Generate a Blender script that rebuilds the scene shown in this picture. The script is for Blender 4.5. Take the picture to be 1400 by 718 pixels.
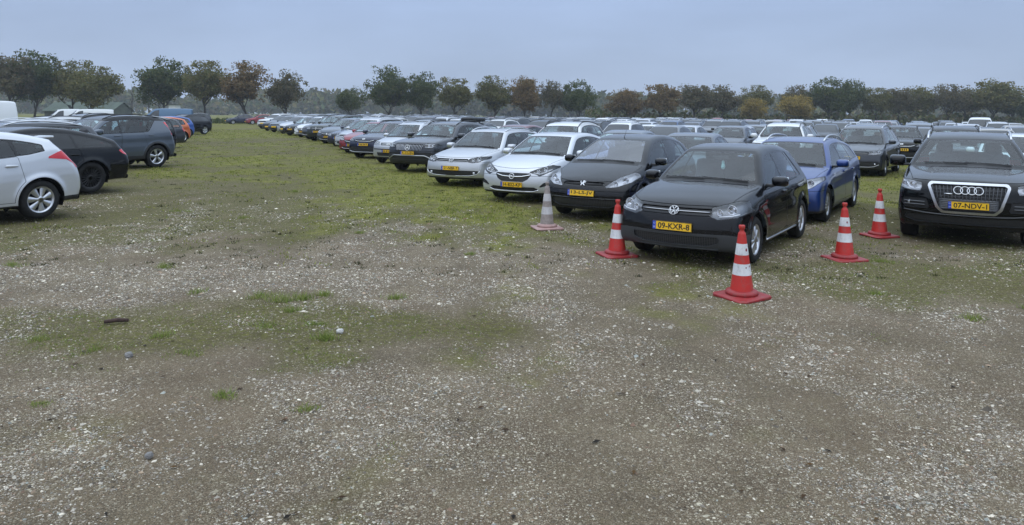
import bpy, math, random
import numpy as np
for _o in list(bpy.data.objects): bpy.data.objects.remove(_o)
C = bpy.context
scene = C.scene
COL = scene.collection
PI = math.pi
# ------------------------------------------------------------------ camera, sky, sun, exposure
HAZE = .00045
F_PX, CAM_H, ROLL = 1000.0, 1.90, -.0080
cam = bpy.data.cameras.new('camera'); cam_o = bpy.data.objects.new('camera', cam); COL.objects.link(cam_o)
cam.sensor_width = 36.0; cam.lens = F_PX/1400*36; cam.shift_y = -202.5/1400; cam.clip_start = .1; cam.clip_end = 6000
cam_o.location = (0, 0, CAM_H); cam_o.rotation_euler = (PI/2, ROLL, 0)
scene.camera = cam_o

SUN_EL, SUN_AZ = math.radians(48), math.radians(205)
world = bpy.data.worlds.new('World'); scene.world = world; world.use_nodes = True
wn = world.node_tree; wn.nodes.clear()
w_out = wn.nodes.new('ShaderNodeOutputWorld'); w_bg = wn.nodes.new('ShaderNodeBackground'); w_bg.inputs['Strength'].default_value = .1
w_sky = wn.nodes.new('ShaderNodeTexSky'); w_sky.sky_type = 'NISHITA'; w_sky.sun_disc = False
w_sky.sun_elevation = SUN_EL; w_sky.sun_rotation = SUN_AZ; w_sky.dust_density = 3.0
# cloud deck: grey-blue, brighter towards the zenith as an overcast sky is
w_tc = wn.nodes.new('ShaderNodeTexCoord'); w_sep = wn.nodes.new('ShaderNodeSeparateXYZ')
wn.links.new(w_tc.outputs['Generated'], w_sep.inputs[0])
w_ramp = wn.nodes.new('ShaderNodeValToRGB'); cr = w_ramp.color_ramp
SKY_STOPS = [(0.0, (3.95, 4.85, 6.5)), (.06, (3.85, 4.85, 6.75)), (.16, (3.65, 4.75, 7.0)), (.40, (6.6, 8.3, 11.0)), (1.0, (15.5, 18.0, 21.2))]
cr.elements[0].position = 0; cr.elements[1].position = 1
for p, c in SKY_STOPS[1:-1]: cr.elements.new(p)
for e, (p, c) in zip(cr.elements, SKY_STOPS): e.position = p; e.color = (*[v/20 for v in c], 1)
wn.links.new(w_sep.outputs['Z'], w_ramp.inputs[0])
w_mul = wn.nodes.new('ShaderNodeVectorMath'); w_mul.operation = 'SCALE'; w_mul.inputs['Scale'].default_value = 20.0
wn.links.new(w_ramp.outputs[0], w_mul.inputs[0])
# faint unevenness of the cloud
w_map = wn.nodes.new('ShaderNodeMapping'); w_map.inputs['Scale'].default_value = (1.2, 1.2, 5.0); wn.links.new(w_tc.outputs['Generated'], w_map.inputs[0])
w_noi = wn.nodes.new('ShaderNodeTexNoise'); w_noi.inputs['Scale'].default_value = 2.2; w_noi.inputs['Detail'].default_value = 4; wn.links.new(w_map.outputs[0], w_noi.inputs['Vector'])
w_mr = wn.nodes.new('ShaderNodeMapRange'); w_mr.inputs[1].default_value = .3; w_mr.inputs[2].default_value = .7; w_mr.inputs[3].default_value = .90; w_mr.inputs[4].default_value = 1.09
wn.links.new(w_noi.outputs['Fac'], w_mr.inputs[0])
w_m2 = wn.nodes.new('ShaderNodeVectorMath'); w_m2.operation = 'SCALE'; wn.links.new(w_mul.outputs[0], w_m2.inputs[0]); wn.links.new(w_mr.outputs[0], w_m2.inputs['Scale'])
w_mix = wn.nodes.new('ShaderNodeMix'); w_mix.data_type = 'RGBA'; w_mix.inputs[0].default_value = .92
wn.links.new(w_sky.outputs[0], w_mix.inputs[6]); wn.links.new(w_m2.outputs[0], w_mix.inputs[7])
wn.links.new(w_mix.outputs[2], w_bg.inputs[0]); wn.links.new(w_bg.outputs[0], w_out.inputs[0])

sun = bpy.data.lights.new('sun', 'SUN'); sun.energy = .6; sun.angle = math.radians(120); sun.color = (1, .98, .95)
sun_o = bpy.data.objects.new('sun', sun); COL.objects.link(sun_o)
sun_o.rotation_euler = (PI/2-SUN_EL, 0, PI-SUN_AZ)
scene.view_settings.view_transform = 'Standard'; scene.view_settings.look = 'None'
scene.view_settings.gamma = 1.0; scene.view_settings.exposure = .14
scene.cycles.max_bounces = 8; scene.cycles.transparent_max_bounces = 16; scene.cycles.diffuse_bounces = 3; scene.cycles.glossy_bounces = 4
# ------------------------------------------------------------------ materials
MAT = {}
def newmat(name):
    m = bpy.data.materials.new(name); m.use_nodes = True
    nt = m.node_tree; nt.nodes.clear()
    out = nt.nodes.new('ShaderNodeOutputMaterial'); out.location = (600, 0)
    return m, nt, out
def nd(nt, typ, **kw):
    n = nt.nodes.new(typ)
    for k, v in kw.items():
        if k in n.inputs: n.inputs[k].default_value = v
        else: setattr(n, k, v)
    return n
def simple(name, col, rough=.5, metal=0.0, coat=0.0, spec=.5, grain=0.0, gscale=30.0, bump=0.0, emit=None):
    m, nt, out = newmat(name)
    b = nd(nt, 'ShaderNodeBsdfPrincipled', Roughness=rough, Metallic=metal)
    b.inputs['Base Color'].default_value = (*col, 1); b.inputs['Coat Weight'].default_value = coat; b.inputs['Coat Roughness'].default_value = .04
    b.inputs['Specular IOR Level'].default_value = spec
    if grain or bump:
        tc = nd(nt, 'ShaderNodeTexCoord'); no = nd(nt, 'ShaderNodeTexNoise', Scale=gscale, Detail=4.0)
        nt.links.new(tc.outputs['Object'], no.inputs['Vector'])
        if grain:
            r = nd(nt, 'ShaderNodeValToRGB'); r.color_ramp.elements[0].position = .3; r.color_ramp.elements[1].position = .7
            r.color_ramp.elements[0].color = (*[c*(1-grain) for c in col], 1); r.color_ramp.elements[1].color = (*[min(1, c*(1+grain)) for c in col], 1)
            nt.links.new(no.outputs['Fac'], r.inputs['Fac']); nt.links.new(r.outputs['Color'], b.inputs['Base Color'])
        if bump:
            bp = nd(nt, 'ShaderNodeBump', Strength=bump, Distance=.01)
            nt.links.new(no.outputs['Fac'], bp.inputs['Height']); nt.links.new(bp.outputs['Normal'], b.inputs['Normal'])
    nt.links.new(b.outputs[0], out.inputs[0]); MAT[name] = m
    return m
def paint(name, col, metal=.5, rough=.34, dirt=.16):
    """clear-coated car paint, road film towards the sills, dark back faces"""
    m, nt, out = newmat(name)
    b = nd(nt, 'ShaderNodeBsdfPrincipled', Roughness=rough, Metallic=metal)
    b.inputs['Specular IOR Level'].default_value = .03 if metal < .1 else .5; b.inputs['Coat Weight'].default_value = 1.0; b.inputs['Coat Roughness'].default_value = .035; b.inputs['Coat IOR'].default_value = 1.40
    tc = nd(nt, 'ShaderNodeTexCoord'); sp = nd(nt, 'ShaderNodeSeparateXYZ'); nt.links.new(tc.outputs['Object'], sp.inputs[0])
    no = nd(nt, 'ShaderNodeTexNoise', Scale=7.0, Detail=6.0, Roughness=.65); nt.links.new(tc.outputs['Object'], no.inputs['Vector'])
    no2 = nd(nt, 'ShaderNodeTexNoise', Scale=1.7, Detail=2.0); nt.links.new(tc.outputs['Object'], no2.inputs['Vector'])
    mr = nd(nt, 'ShaderNodeMapRange'); mr.inputs[1].default_value = .75; mr.inputs[2].default_value = .18
    nt.links.new(sp.outputs['Z'], mr.inputs[0])
    mu = nd(nt, 'ShaderNodeMath', operation='MULTIPLY'); nt.links.new(mr.outputs[0], mu.inputs[0]); nt.links.new(no.outputs['Fac'], mu.inputs[1])
    mu2 = nd(nt, 'ShaderNodeMath', operation='MULTIPLY'); mu2.inputs[1].default_value = dirt; nt.links.new(mu.outputs[0], mu2.inputs[0])
    mx = nd(nt, 'ShaderNodeMix', data_type='RGBA'); mx.inputs[6].default_value = (*col, 1); mx.inputs[7].default_value = (.085, .075, .06, 1)
    nt.links.new(mu2.outputs[0], mx.inputs[0]); nt.links.new(mx.outputs[2], b.inputs['Base Color'])
    ad = nd(nt, 'ShaderNodeMath', operation='MULTIPLY_ADD'); ad.inputs[1].default_value = .05; ad.inputs[2].default_value = .0
    nt.links.new(no2.outputs['Fac'], ad.inputs[0]); ad2 = nd(nt, 'ShaderNodeMath', operation='ADD'); nt.links.new(ad.outputs[0], ad2.inputs[0])
    m3 = nd(nt, 'ShaderNodeMath', operation='MULTIPLY'); m3.inputs[1].default_value = .5; nt.links.new(mu2.outputs[0], m3.inputs[0]); nt.links.new(m3.outputs[0], ad2.inputs[1])
    nt.links.new(ad2.outputs[0], b.inputs['Coat Roughness'])
    nt.links.new(b.outputs[0], out.inputs[0]); MAT[name] = m
    return m
def glass(name, tint, refl=1.0, rough=.01, haze=0.0, hazecol=(.3, .33, .38)):
    """thin pane: tinted see-through plus mirror reflection by angle"""
    m, nt, out = newmat(name)
    t = nd(nt, 'ShaderNodeBsdfTransparent'); t.inputs[0].default_value = (*tint, 1)
    g = nd(nt, 'ShaderNodeBsdfGlossy', Roughness=rough); g.inputs[0].default_value = (1, 1, 1, 1)
    f = nd(nt, 'ShaderNodeLayerWeight', Blend=.5)          # facing term is the same from both sides of the pane
    p5 = nd(nt, 'ShaderNodeMath', operation='POWER'); p5.inputs[1].default_value = 5.0; nt.links.new(f.outputs['Facing'], p5.inputs[0])
    mu = nd(nt, 'ShaderNodeMath', operation='MULTIPLY_ADD', use_clamp=True); mu.inputs[1].default_value = .92; mu.inputs[2].default_value = .045*refl
    nt.links.new(p5.outputs[0], mu.inputs[0])
    mx = nd(nt, 'ShaderNodeMixShader'); nt.links.new(mu.outputs[0], mx.inputs[0])
    if haze:
        d = nd(nt, 'ShaderNodeBsdfDiffuse'); d.inputs[0].default_value = (*hazecol, 1)
        m0 = nd(nt, 'ShaderNodeMixShader', Fac=haze); nt.links.new(t.outputs[0], m0.inputs[1]); nt.links.new(d.outputs[0], m0.inputs[2]); nt.links.new(m0.outputs[0], mx.inputs[1])
    else: nt.links.new(t.outputs[0], mx.inputs[1])
    nt.links.new(g.outputs[0], mx.inputs[2]); nt.links.new(mx.outputs[0], out.inputs[0]); MAT[name] = m
    return m
def grille_mat(name, sy, sz, hexa=False):
    m, nt, out = newmat(name)
    b = nd(nt, 'ShaderNodeBsdfPrincipled', Roughness=.5); b.inputs['Base Color'].default_value = (.012, .012, .013, 1)
    tc = nd(nt, 'ShaderNodeTexCoord'); mp = nd(nt, 'ShaderNodeMapping'); mp.inputs['Scale'].default_value = (0, sy, sz)
    nt.links.new(tc.outputs['Object'], mp.inputs[0])
    v = nd(nt, 'ShaderNodeTexVoronoi', feature='DISTANCE_TO_EDGE', Scale=1.0); v.inputs['Randomness'].default_value = 0.0
    nt.links.new(mp.outputs[0], v.inputs['Vector'])
    r = nd(nt, 'ShaderNodeValToRGB'); r.color_ramp.elements[0].position = .10; r.color_ramp.elements[1].position = .2
    r.color_ramp.elements[0].color = (.04, .04, .042, 1); r.color_ramp.elements[1].color = (.004, .004, .004, 1)
    nt.links.new(v.outputs['Distance'], r.inputs[0]); nt.links.new(r.outputs[0], b.inputs['Base Color'])
    nt.links.new(b.outputs[0], out.inputs[0]); MAT[name] = m

paint('paint', (.006, .007, .010), .0)
paint('paint_dark_roof', (.006, .007, .009), 0)
simple('gloss_black', (.006, .006, .007), .12, spec=.5)
simple('trim_black', (.018, .018, .019), .55, grain=.4, gscale=60)
simple('shut', (.002, .002, .002), .8, spec=.1)
simple('underbody', (.006, .006, .006), .9, spec=.1)
simple('dark_metal', (.03, .03, .03), .5, .7)
simple('tyre', (.014, .014, .014), .78, spec=.3, grain=.5, gscale=14)
simple('rim_silver', (.55, .56, .58), .28, .85, grain=.12, gscale=9)
simple('rim_black', (.010, .010, .011), .35, .2)
simple('rim_grey', (.16, .165, .17), .3, .8)
simple('chrome_bright', (.75, .76, .78), .12, 1.0)
simple('badge_silver', (.80, .81, .82), .32, .25)
simple('chrome_satin', (.5, .51, .53), .3, 1.0)
simple('badge_dark', (.01, .012, .02), .2)
simple('rail_silver', (.62, .63, .65), .3, .9)
simple('lamp_housing', (.17, .178, .19), .28, .5, grain=.15, gscale=12)
simple('lamp_bright', (.48, .49, .51), .3, .35, grain=.12, gscale=12)
simple('gloss_grey', (.085, .088, .095), .25, spec=.6)
simple('lamp_dark', (.06, .062, .066), .3, .6)
simple('lamp_white', (.8, .82, .85), .25)
simple('tail_red', (.60, .010, .018), .12, coat=1.0)
simple('tail_clear', (.55, .5, .5), .15, .3)
simple('plate_yellow', (.86, .50, .012), .45)
simple('plate_blue', (.01, .05, .42), .45)
simple('black_ink', (.008, .008, .008), .6)
simple('white_ink', (.8, .8, .8), .6)
simple('seat_fabric', (.060, .061, .066), .9, grain=.3, gscale=90)
simple('dash', (.032, .032, .035), .7, grain=.3, gscale=70)
simple('trim_soft', (.038, .040, .043), .5)
simple('lining', (.095, .095, .092), .95, spec=.1)
simple('mirror_glass', (.8, .8, .8), .02, 1.0)
simple('far_glass', (.02, .024, .028), .04, spec=.7)
glass('windscreen', (.78, .90, .91), 1.7)
glass('windscreen_violet', (.52, .54, .78), 3.4)
glass('side_glass', (.66, .78, .79), 1.3)
glass('rear_glass', (.72, .82, .81), 1.2)
glass('privacy_glass', (.05, .055, .06), 1.3)
glass('lamp_lens', (.92, .93, .95), 1.2)
grille_mat('grille_mesh', 34, 52)
grille_mat('grille_fine', 60, 70)
# ------------------------------------------------------------------ ground cover: where moss, grass and loose stones lie (world metres)
def _hash(ix, iy, s):
    h = (ix.astype(np.int64)*374761393+iy.astype(np.int64)*668265263+s*1442695041) & 0x7fffffff
    h = ((h ^ (h >> 13))*1274126177) & 0x7fffffff
    return ((h ^ (h >> 16)) & 0xffff)/65535.0
def vnoise(x, y, s=0):
    ix = np.floor(x); iy = np.floor(y); fx = x-ix; fy = y-iy; ix = ix.astype(np.int64); iy = iy.astype(np.int64)
    fx = fx*fx*(3-2*fx); fy = fy*fy*(3-2*fy)
    return (_hash(ix, iy, s)*(1-fx)+_hash(ix+1, iy, s)*fx)*(1-fy)+(_hash(ix, iy+1, s)*(1-fx)+_hash(ix+1, iy+1, s)*fx)*fy
def fbm(x, y, o=4, s=0):
    v = 0; a = .5; t = 0
    for i in range(o):
        v = v+a*vnoise(x, y, s+i*17); t += a; a *= .5; x = x*2.03+11.3; y = y*2.03+7.7
    return v/t
def blob(x, y, cx, cy, rx, ry): return np.exp(-(((x-cx)/rx)**2+((y-cy)/ry)**2))
def cover(x, y):
    """returns moss (0..1), grass (0..1), pale gravel (0..1)"""
    n1 = fbm(x*.35+3, y*.22, 5, 1); n2 = fbm(x*1.3, y*.9+5, 4, 2); n3 = fbm(x*.12+9, y*.09, 3, 3); n4 = fbm(x*3.1, y*2.3, 3, 4)
    b = -.52+.68*smooth01((y-5.8)/3.6)+.28*smooth01((y-9.5)/6)
    b = b+.78*blob(x, y, -3.2, 6.45, 3.4, .95)+.25*blob(x, y, -2.0, 5.4, 1.6, .5)+.30*blob(x, y, -.9, 6.6, 1.1, .6)+.48*blob(x, y, 4.8, 8.2, 2.6, 1.2)+.30*blob(x, y, 2.9, 6.2, 1.3, .35)+.12*blob(x, y, 1.6, 9.6, 2.0, 1.2)+.22*blob(x, y, -6.5, 11.5, 2.5, 2)
    b = b-.42*blob(x, y, -3.9, 8.5, 4.0, .8)-.14*blob(x, y, 0.5, 9.3, 2.4, 1.2)
    moss = smooth01((b+(n1-.5)*1.0+(n2-.5)*.55+(n4-.5)*.4+.16)/.42)
    gb = -.40+.84*smooth01((y-8.0)/12)+.25*blob(x, y, -7, 22, 5, 8)
    grass = smooth01((gb+(n3-.5)*1.3+(n1-.5)*.9+(n2-.5)*1.1+(n4-.5)*.7)/.55)
    pale = smooth01((-.05+.75*blob(x, y, -3.6, 8.4, 4.2, .9)+.35*blob(x, y, -1.6, 4.0, 1.6, .8)+.4*blob(x, y, 2.2, 3.8, 1.2, .6)+.15*blob(x, y, .3, 8.5, 2.2, 1.2)+(fbm(x*.8+4, y*.7, 4, 6)-.5)*1.3)/.6)
    return moss, grass, pale*(1-.75*moss)
def bare(x, y):
    """compacted wheel tracks and scuffed soil with few loose stones"""
    t = 0
    for x0, sl, ph in ((1.0, -.16, 0), (2.9, -.05, 1.7), (-2.6, -.22, 3.1)):
        c = x0+sl*(y-4)+.25*np.sin(y*.33+ph)
        for o in (-.74, .74): t = t+np.exp(-((x-c-o)/.20)**2)
    t = t*smooth01((fbm(x*.9+7, y*.5, 3, 41)-.30)/.25)
    t = t+smooth01((fbm(x*.55+2, y*.45+3, 4, 42)-.56)/.10)+.9*blob(x, y, 2.2, 6.0, 1.3, .8)
    return np.clip(t*(.35+1.1*fbm(x*3.3, y*2.6, 4, 44)), 0, 1)
def terrain(x, y):
    return .13*smooth01((-x-5)/6)*smooth01((y-6)/5)
def ground_z(x, y):
    near = np.exp(-(np.hypot(x, y-8)/40)**2)
    return near*((fbm(x*1.1, y*1.1, 3, 8)-.5)*.030+(fbm(x*5, y*5, 2, 9)-.5)*.016)-.004+terrain(x, y)

def build_ground():
    rg = np.random.default_rng(3)
    ax = lambda n, a, m: m*np.sinh(np.linspace(-1, 1, n)*a)/math.sinh(a)
    xs = ax(260, 7.0, 1200.); ys = 7.0+ax(300, 7.2, 1200.)
    X, Y = np.meshgrid(xs, ys, indexing='ij'); Z = ground_z(X, Y)
    i = np.arange(X.size).reshape(X.shape)
    Q = np.stack([i[:-1, :-1], i[1:, :-1], i[1:, 1:], i[:-1, 1:]], -1).reshape(-1, 4)
    me = mk_mesh('ground', np.stack([X, Y, Z], -1).reshape(-1, 3), Q, MAT['gravel_ground'])
    m, g, p = cover(X.ravel(), Y.ravel())
    at = me.color_attributes.new('cover', 'FLOAT_COLOR', 'POINT')
    at.data.foreach_set('color', np.stack([m, g, p, bare(X.ravel(), Y.ravel())], 1).astype(np.float32).ravel())
    o = link('ground', me); o['kind'] = 'structure'; o['label'] = 'mossy gravel field with worn grass used as car park'
    # ---- loose stones
    oc = np.array([[1, 0, -.2], [0, 1, -.2], [-1, 0, -.2], [0, -1, -.2], [0, 0, 1]], float)      # half-buried chips, undersides left out
    of = np.array([[0, 1, 4], [1, 2, 4], [2, 3, 4], [3, 0, 4]])
    N = 470000
    u = rg.random(N); D = 3.1*(17/3.1)**(u**.9); X = (rg.random(N)*2-1)*(.74*D+.3)
    m, g, p = cover(X, D)
    cl = fbm(X*2.4, D*2.4, 4, 12); cl2 = fbm(X*.7, D*.7, 3, 13)
    keep = rg.random(N) < np.clip(.30+.75*p-.16*m-.25*g+(cl-.5)*1.7+(cl2-.5)*1.3-.40*bare(X, D), .05, 1)
    X, D, p = X[keep], D[keep], p[keep]; n = len(X)
    size = .0023+.0020*rg.gamma(1.3, 1.0, n); size = np.minimum(size, .018)*np.clip((D/4.5)**.5, .85, 1.8)
    big = rg.random(n) < .003; size[big] *= 2.2
    size = np.minimum(size, .034)
    a = rg.random(n)*2*PI; ca, sa = np.cos(a), np.sin(a)
    J = oc[None]*(1+(rg.random((n, 5, 1))-.5)*.7)+(rg.random((n, 5, 3))-.5)*.45
    sc = np.stack([size*(.9+.7*rg.random(n)), size*(.7+.4*rg.random(n)), size*(.30+.38*rg.random(n))], 1)
    J = J*sc[:, None]
    V = np.stack([J[..., 0]*ca[:, None]-J[..., 1]*sa[:, None]+X[:, None], J[..., 0]*sa[:, None]+J[..., 1]*ca[:, None]+D[:, None], J[..., 2]+(ground_z(X, D)+sc[:, 2]*.12)[:, None]], -1)
    F = (np.arange(n)[:, None, None]*5+of[None]).reshape(-1, 3)
    me = mk_mesh('loose_gravel', V.reshape(-1, 3), F, MAT['stone'], smooth=False)
    pal = np.array([[.30, .29, .275], [.40, .385, .36], [.22, .205, .19], [.15, .135, .125], [.115, .105, .095], [.24, .19, .15], [.47, .46, .43], [.20, .22, .225], [.15, .105, .085], [.085, .078, .07]])
    pr = np.array([.17, .11, .17, .16, .13, .06, .045, .05, .05, .06])
    c = pal[rg.choice(len(pal), n, p=pr/pr.sum())]*(.62+.75*rg.random((n, 1)))*np.array([1.36, 1.26, 1.08])*(1+.10*smooth01((D-6)/4))[:, None]
    at = me.color_attributes.new('tone', 'FLOAT_COLOR', 'POINT')
    at.data.foreach_set('color', np.repeat(np.c_[c, np.ones(n)], 5, 0).astype(np.float32).ravel())
    o = link('loose_gravel', me); o['kind'] = 'stuff'; o['label'] = 'loose pale and brown gravel stones lying on the ground'
    # ---- grass blades and moss sprigs
    def blades(name, X, Y, n_per, h, w, spread, pal, label):
        n = len(X); k = n*n_per
        x = np.repeat(X, n_per)+rg.normal(0, 1, k)*np.repeat(spread, n_per); y = np.repeat(Y, n_per)+rg.normal(0, 1, k)*np.repeat(spread, n_per)
        hh = np.repeat(h, n_per)*(.5+.8*rg.random(k)); ww = np.repeat(w, n_per); a = rg.random(k)*2*PI
        lean = rg.normal(0, .55, (k, 2))*hh[:, None]; z = ground_z(x, y)-.004
        dx, dy = np.cos(a)*ww/2, np.sin(a)*ww/2
        V = np.stack([np.stack([x-dx, y-dy, z], 1), np.stack([x+dx, y+dy, z], 1), np.stack([x+lean[:, 0], y+lean[:, 1], z+hh], 1)], 1)
        me = mk_mesh(name, V.reshape(-1, 3), np.arange(3*k).reshape(-1, 3), MAT['grass_blade'], smooth=False)
        c = np.array(pal)[rg.integers(0, len(pal), k)]*(.75+.5*rg.random((k, 1)))
        at = me.color_attributes.new('tone', 'FLOAT_COLOR', 'POINT')
        at.data.foreach_set('color', np.repeat(np.c_[c, np.ones(k)], 3, 0).astype(np.float32).ravel())
        o = link(name, me); o['kind'] = 'stuff'; o['label'] = label
    N = 60000
    D = 9*(75/9)**rg.random(N); X = (rg.random(N)*2-1)*(.74*D+1)
    m, g, p = cover(X, D); k = rg.random(N) < np.clip(g*.75+m*.10+(fbm(X*1.9, D*1.3, 3, 22)-.55)*1.1, 0, 1)
    X, D = X[k], D[k]
    blades('grass', X, D, 4, .016+.030*fbm(X*.9, D*.9, 2, 23)+.0003*D, .007+.0009*D, .03+.0012*D, [(.185, .23, .035), (.235, .265, .045), (.30, .285, .075), (.12, .155, .025), (.22, .21, .06)], 'short green and straw coloured grass over the field')
    N = 8500
    D = 3.2*(12/3.2)**rg.random(N); X = (rg.random(N)*2-1)*(.74*D+.3)
    m, g, p = cover(X, D); k = rg.random(N) < m*1.2*(fbm(X*1.6, D*1.6, 3, 25) > .46)
    X, D = X[k], D[k]
    blades('grass_sprigs', X, D, 9, np.full(len(X), .020), .0035+.0004*D, np.full(len(X), .028), [(.17, .24, .04), (.23, .27, .06), (.12, .17, .03)], 'thin grass sprigs in the mossy patches')
    tufts = [(-2.33, 7.35, .11, .12), (-2.1, 7.45, .10, .10), (-2.55, 7.5, .08, .14), (-1.55, 6.15, .10, .06), (-1.95, 7.6, .07, .09), (-1.2, 7.55, .07, .08), (-2.1, 7.0, .06, .06), (-6.0, 8.9, .07, .16), (-4.2, 8.9, .08, .12), (-3.3, 7.7, .05, .10), (-4.8, 13.2, .07, .14), (4.35, 6.9, .07, .09), (3.95, 7.9, .05, .08), (-3.35, 5.85, .04, .10),
             (-2.5, 5.75, .04, .14), (-1.9, 4.9, .05, .06), (-2.4, 11.6, .06, .09), (-.55, 9.9, .05, .07), (-3.9, 6.1, .05, .10), (-3.0, 6.2, .05, .12), (-6.2, 13.8, .06, .15), (-1.0, 16, .07, .12), (-5.2, 17.5, .08, .16), (.4, 20, .08, .15), (5.2, 7.3, .06, .10), (4.9, 9.6, .06, .14), (-1.3, 4.7, .035, .05), (-3.05, 4.75, .03, .05), (-2.2, 6.55, .05, .12), (-1.75, 6.6, .04, .08)]
    t = np.array(tufts); rep = 16
    X = np.repeat(t[:, 0], rep)+rg.normal(0, 1, len(t)*rep)*np.repeat(t[:, 3], rep)*.55; Y = np.repeat(t[:, 1], rep)+rg.normal(0, 1, len(t)*rep)*np.repeat(t[:, 3], rep)*.4
    blades('grass_tufts', X, Y, 10, np.repeat(t[:, 2], rep)*.85, np.full(len(X), .0055), np.full(len(X), .022), [(.19, .26, .05), (.25, .30, .07), (.14, .20, .04), (.32, .31, .11)], 'fresh green grass tufts standing in the gravel')
    # dark clods and litter of the field further out
    N = 900
    D = 8.5*(45/8.5)**rg.random(N); X = (rg.random(N)*2-1)*(.72*D+1)
    blades('weed_clumps', X, D, 14, .018+.02*rg.random(N), .010+.0006*D, .03+.05*rg.random(N)**2, [(.040, .048, .018), (.05, .05, .022), (.065, .075, .022), (.035, .034, .02)], 'small dark weed and moss clumps dotted over the field')

    # fallen leaves and bits of bark
    N = 230; D = 3.4*(20/3.4)**rg.random(N); X = (rg.random(N)*2-1)*(.72*D+.3); a = rg.random(N)*2*PI; s_ = .009+.012*rg.random(N)
    q = np.array([[1.5, 0, .15], [.2, .62, .5], [-1.4, .1, .1], [-.1, -.6, .35]])[None]*(1+(rg.random((N, 4, 3))-.5)*.6)*s_[:, None, None]
    V = np.stack([q[..., 0]*np.cos(a)[:, None]-q[..., 1]*np.sin(a)[:, None]+X[:, None], q[..., 0]*np.sin(a)[:, None]+q[..., 1]*np.cos(a)[:, None]+D[:, None], q[..., 2]*.8+(ground_z(X, D)+.006)[:, None]], -1)
    me = mk_mesh('fallen_leaves', V.reshape(-1, 3), np.arange(4*N).reshape(N, 4), MAT['leaf'], smooth=False)
    c = np.array([(.060, .035, .020), (.085, .050, .026), (.040, .028, .020), (.13, .075, .03), (.03, .025, .02)])[rg.integers(0, 5, N)]
    at = me.color_attributes.new('tone', 'FLOAT_COLOR', 'POINT'); at.data.foreach_set('color', np.repeat(np.c_[c, np.ones(N)], 4, 0).astype(np.float32).ravel())
    o = link('fallen_leaves', me); o['kind'] = 'stuff'; o['label'] = 'brown fallen leaves scattered on the ground'

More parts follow.
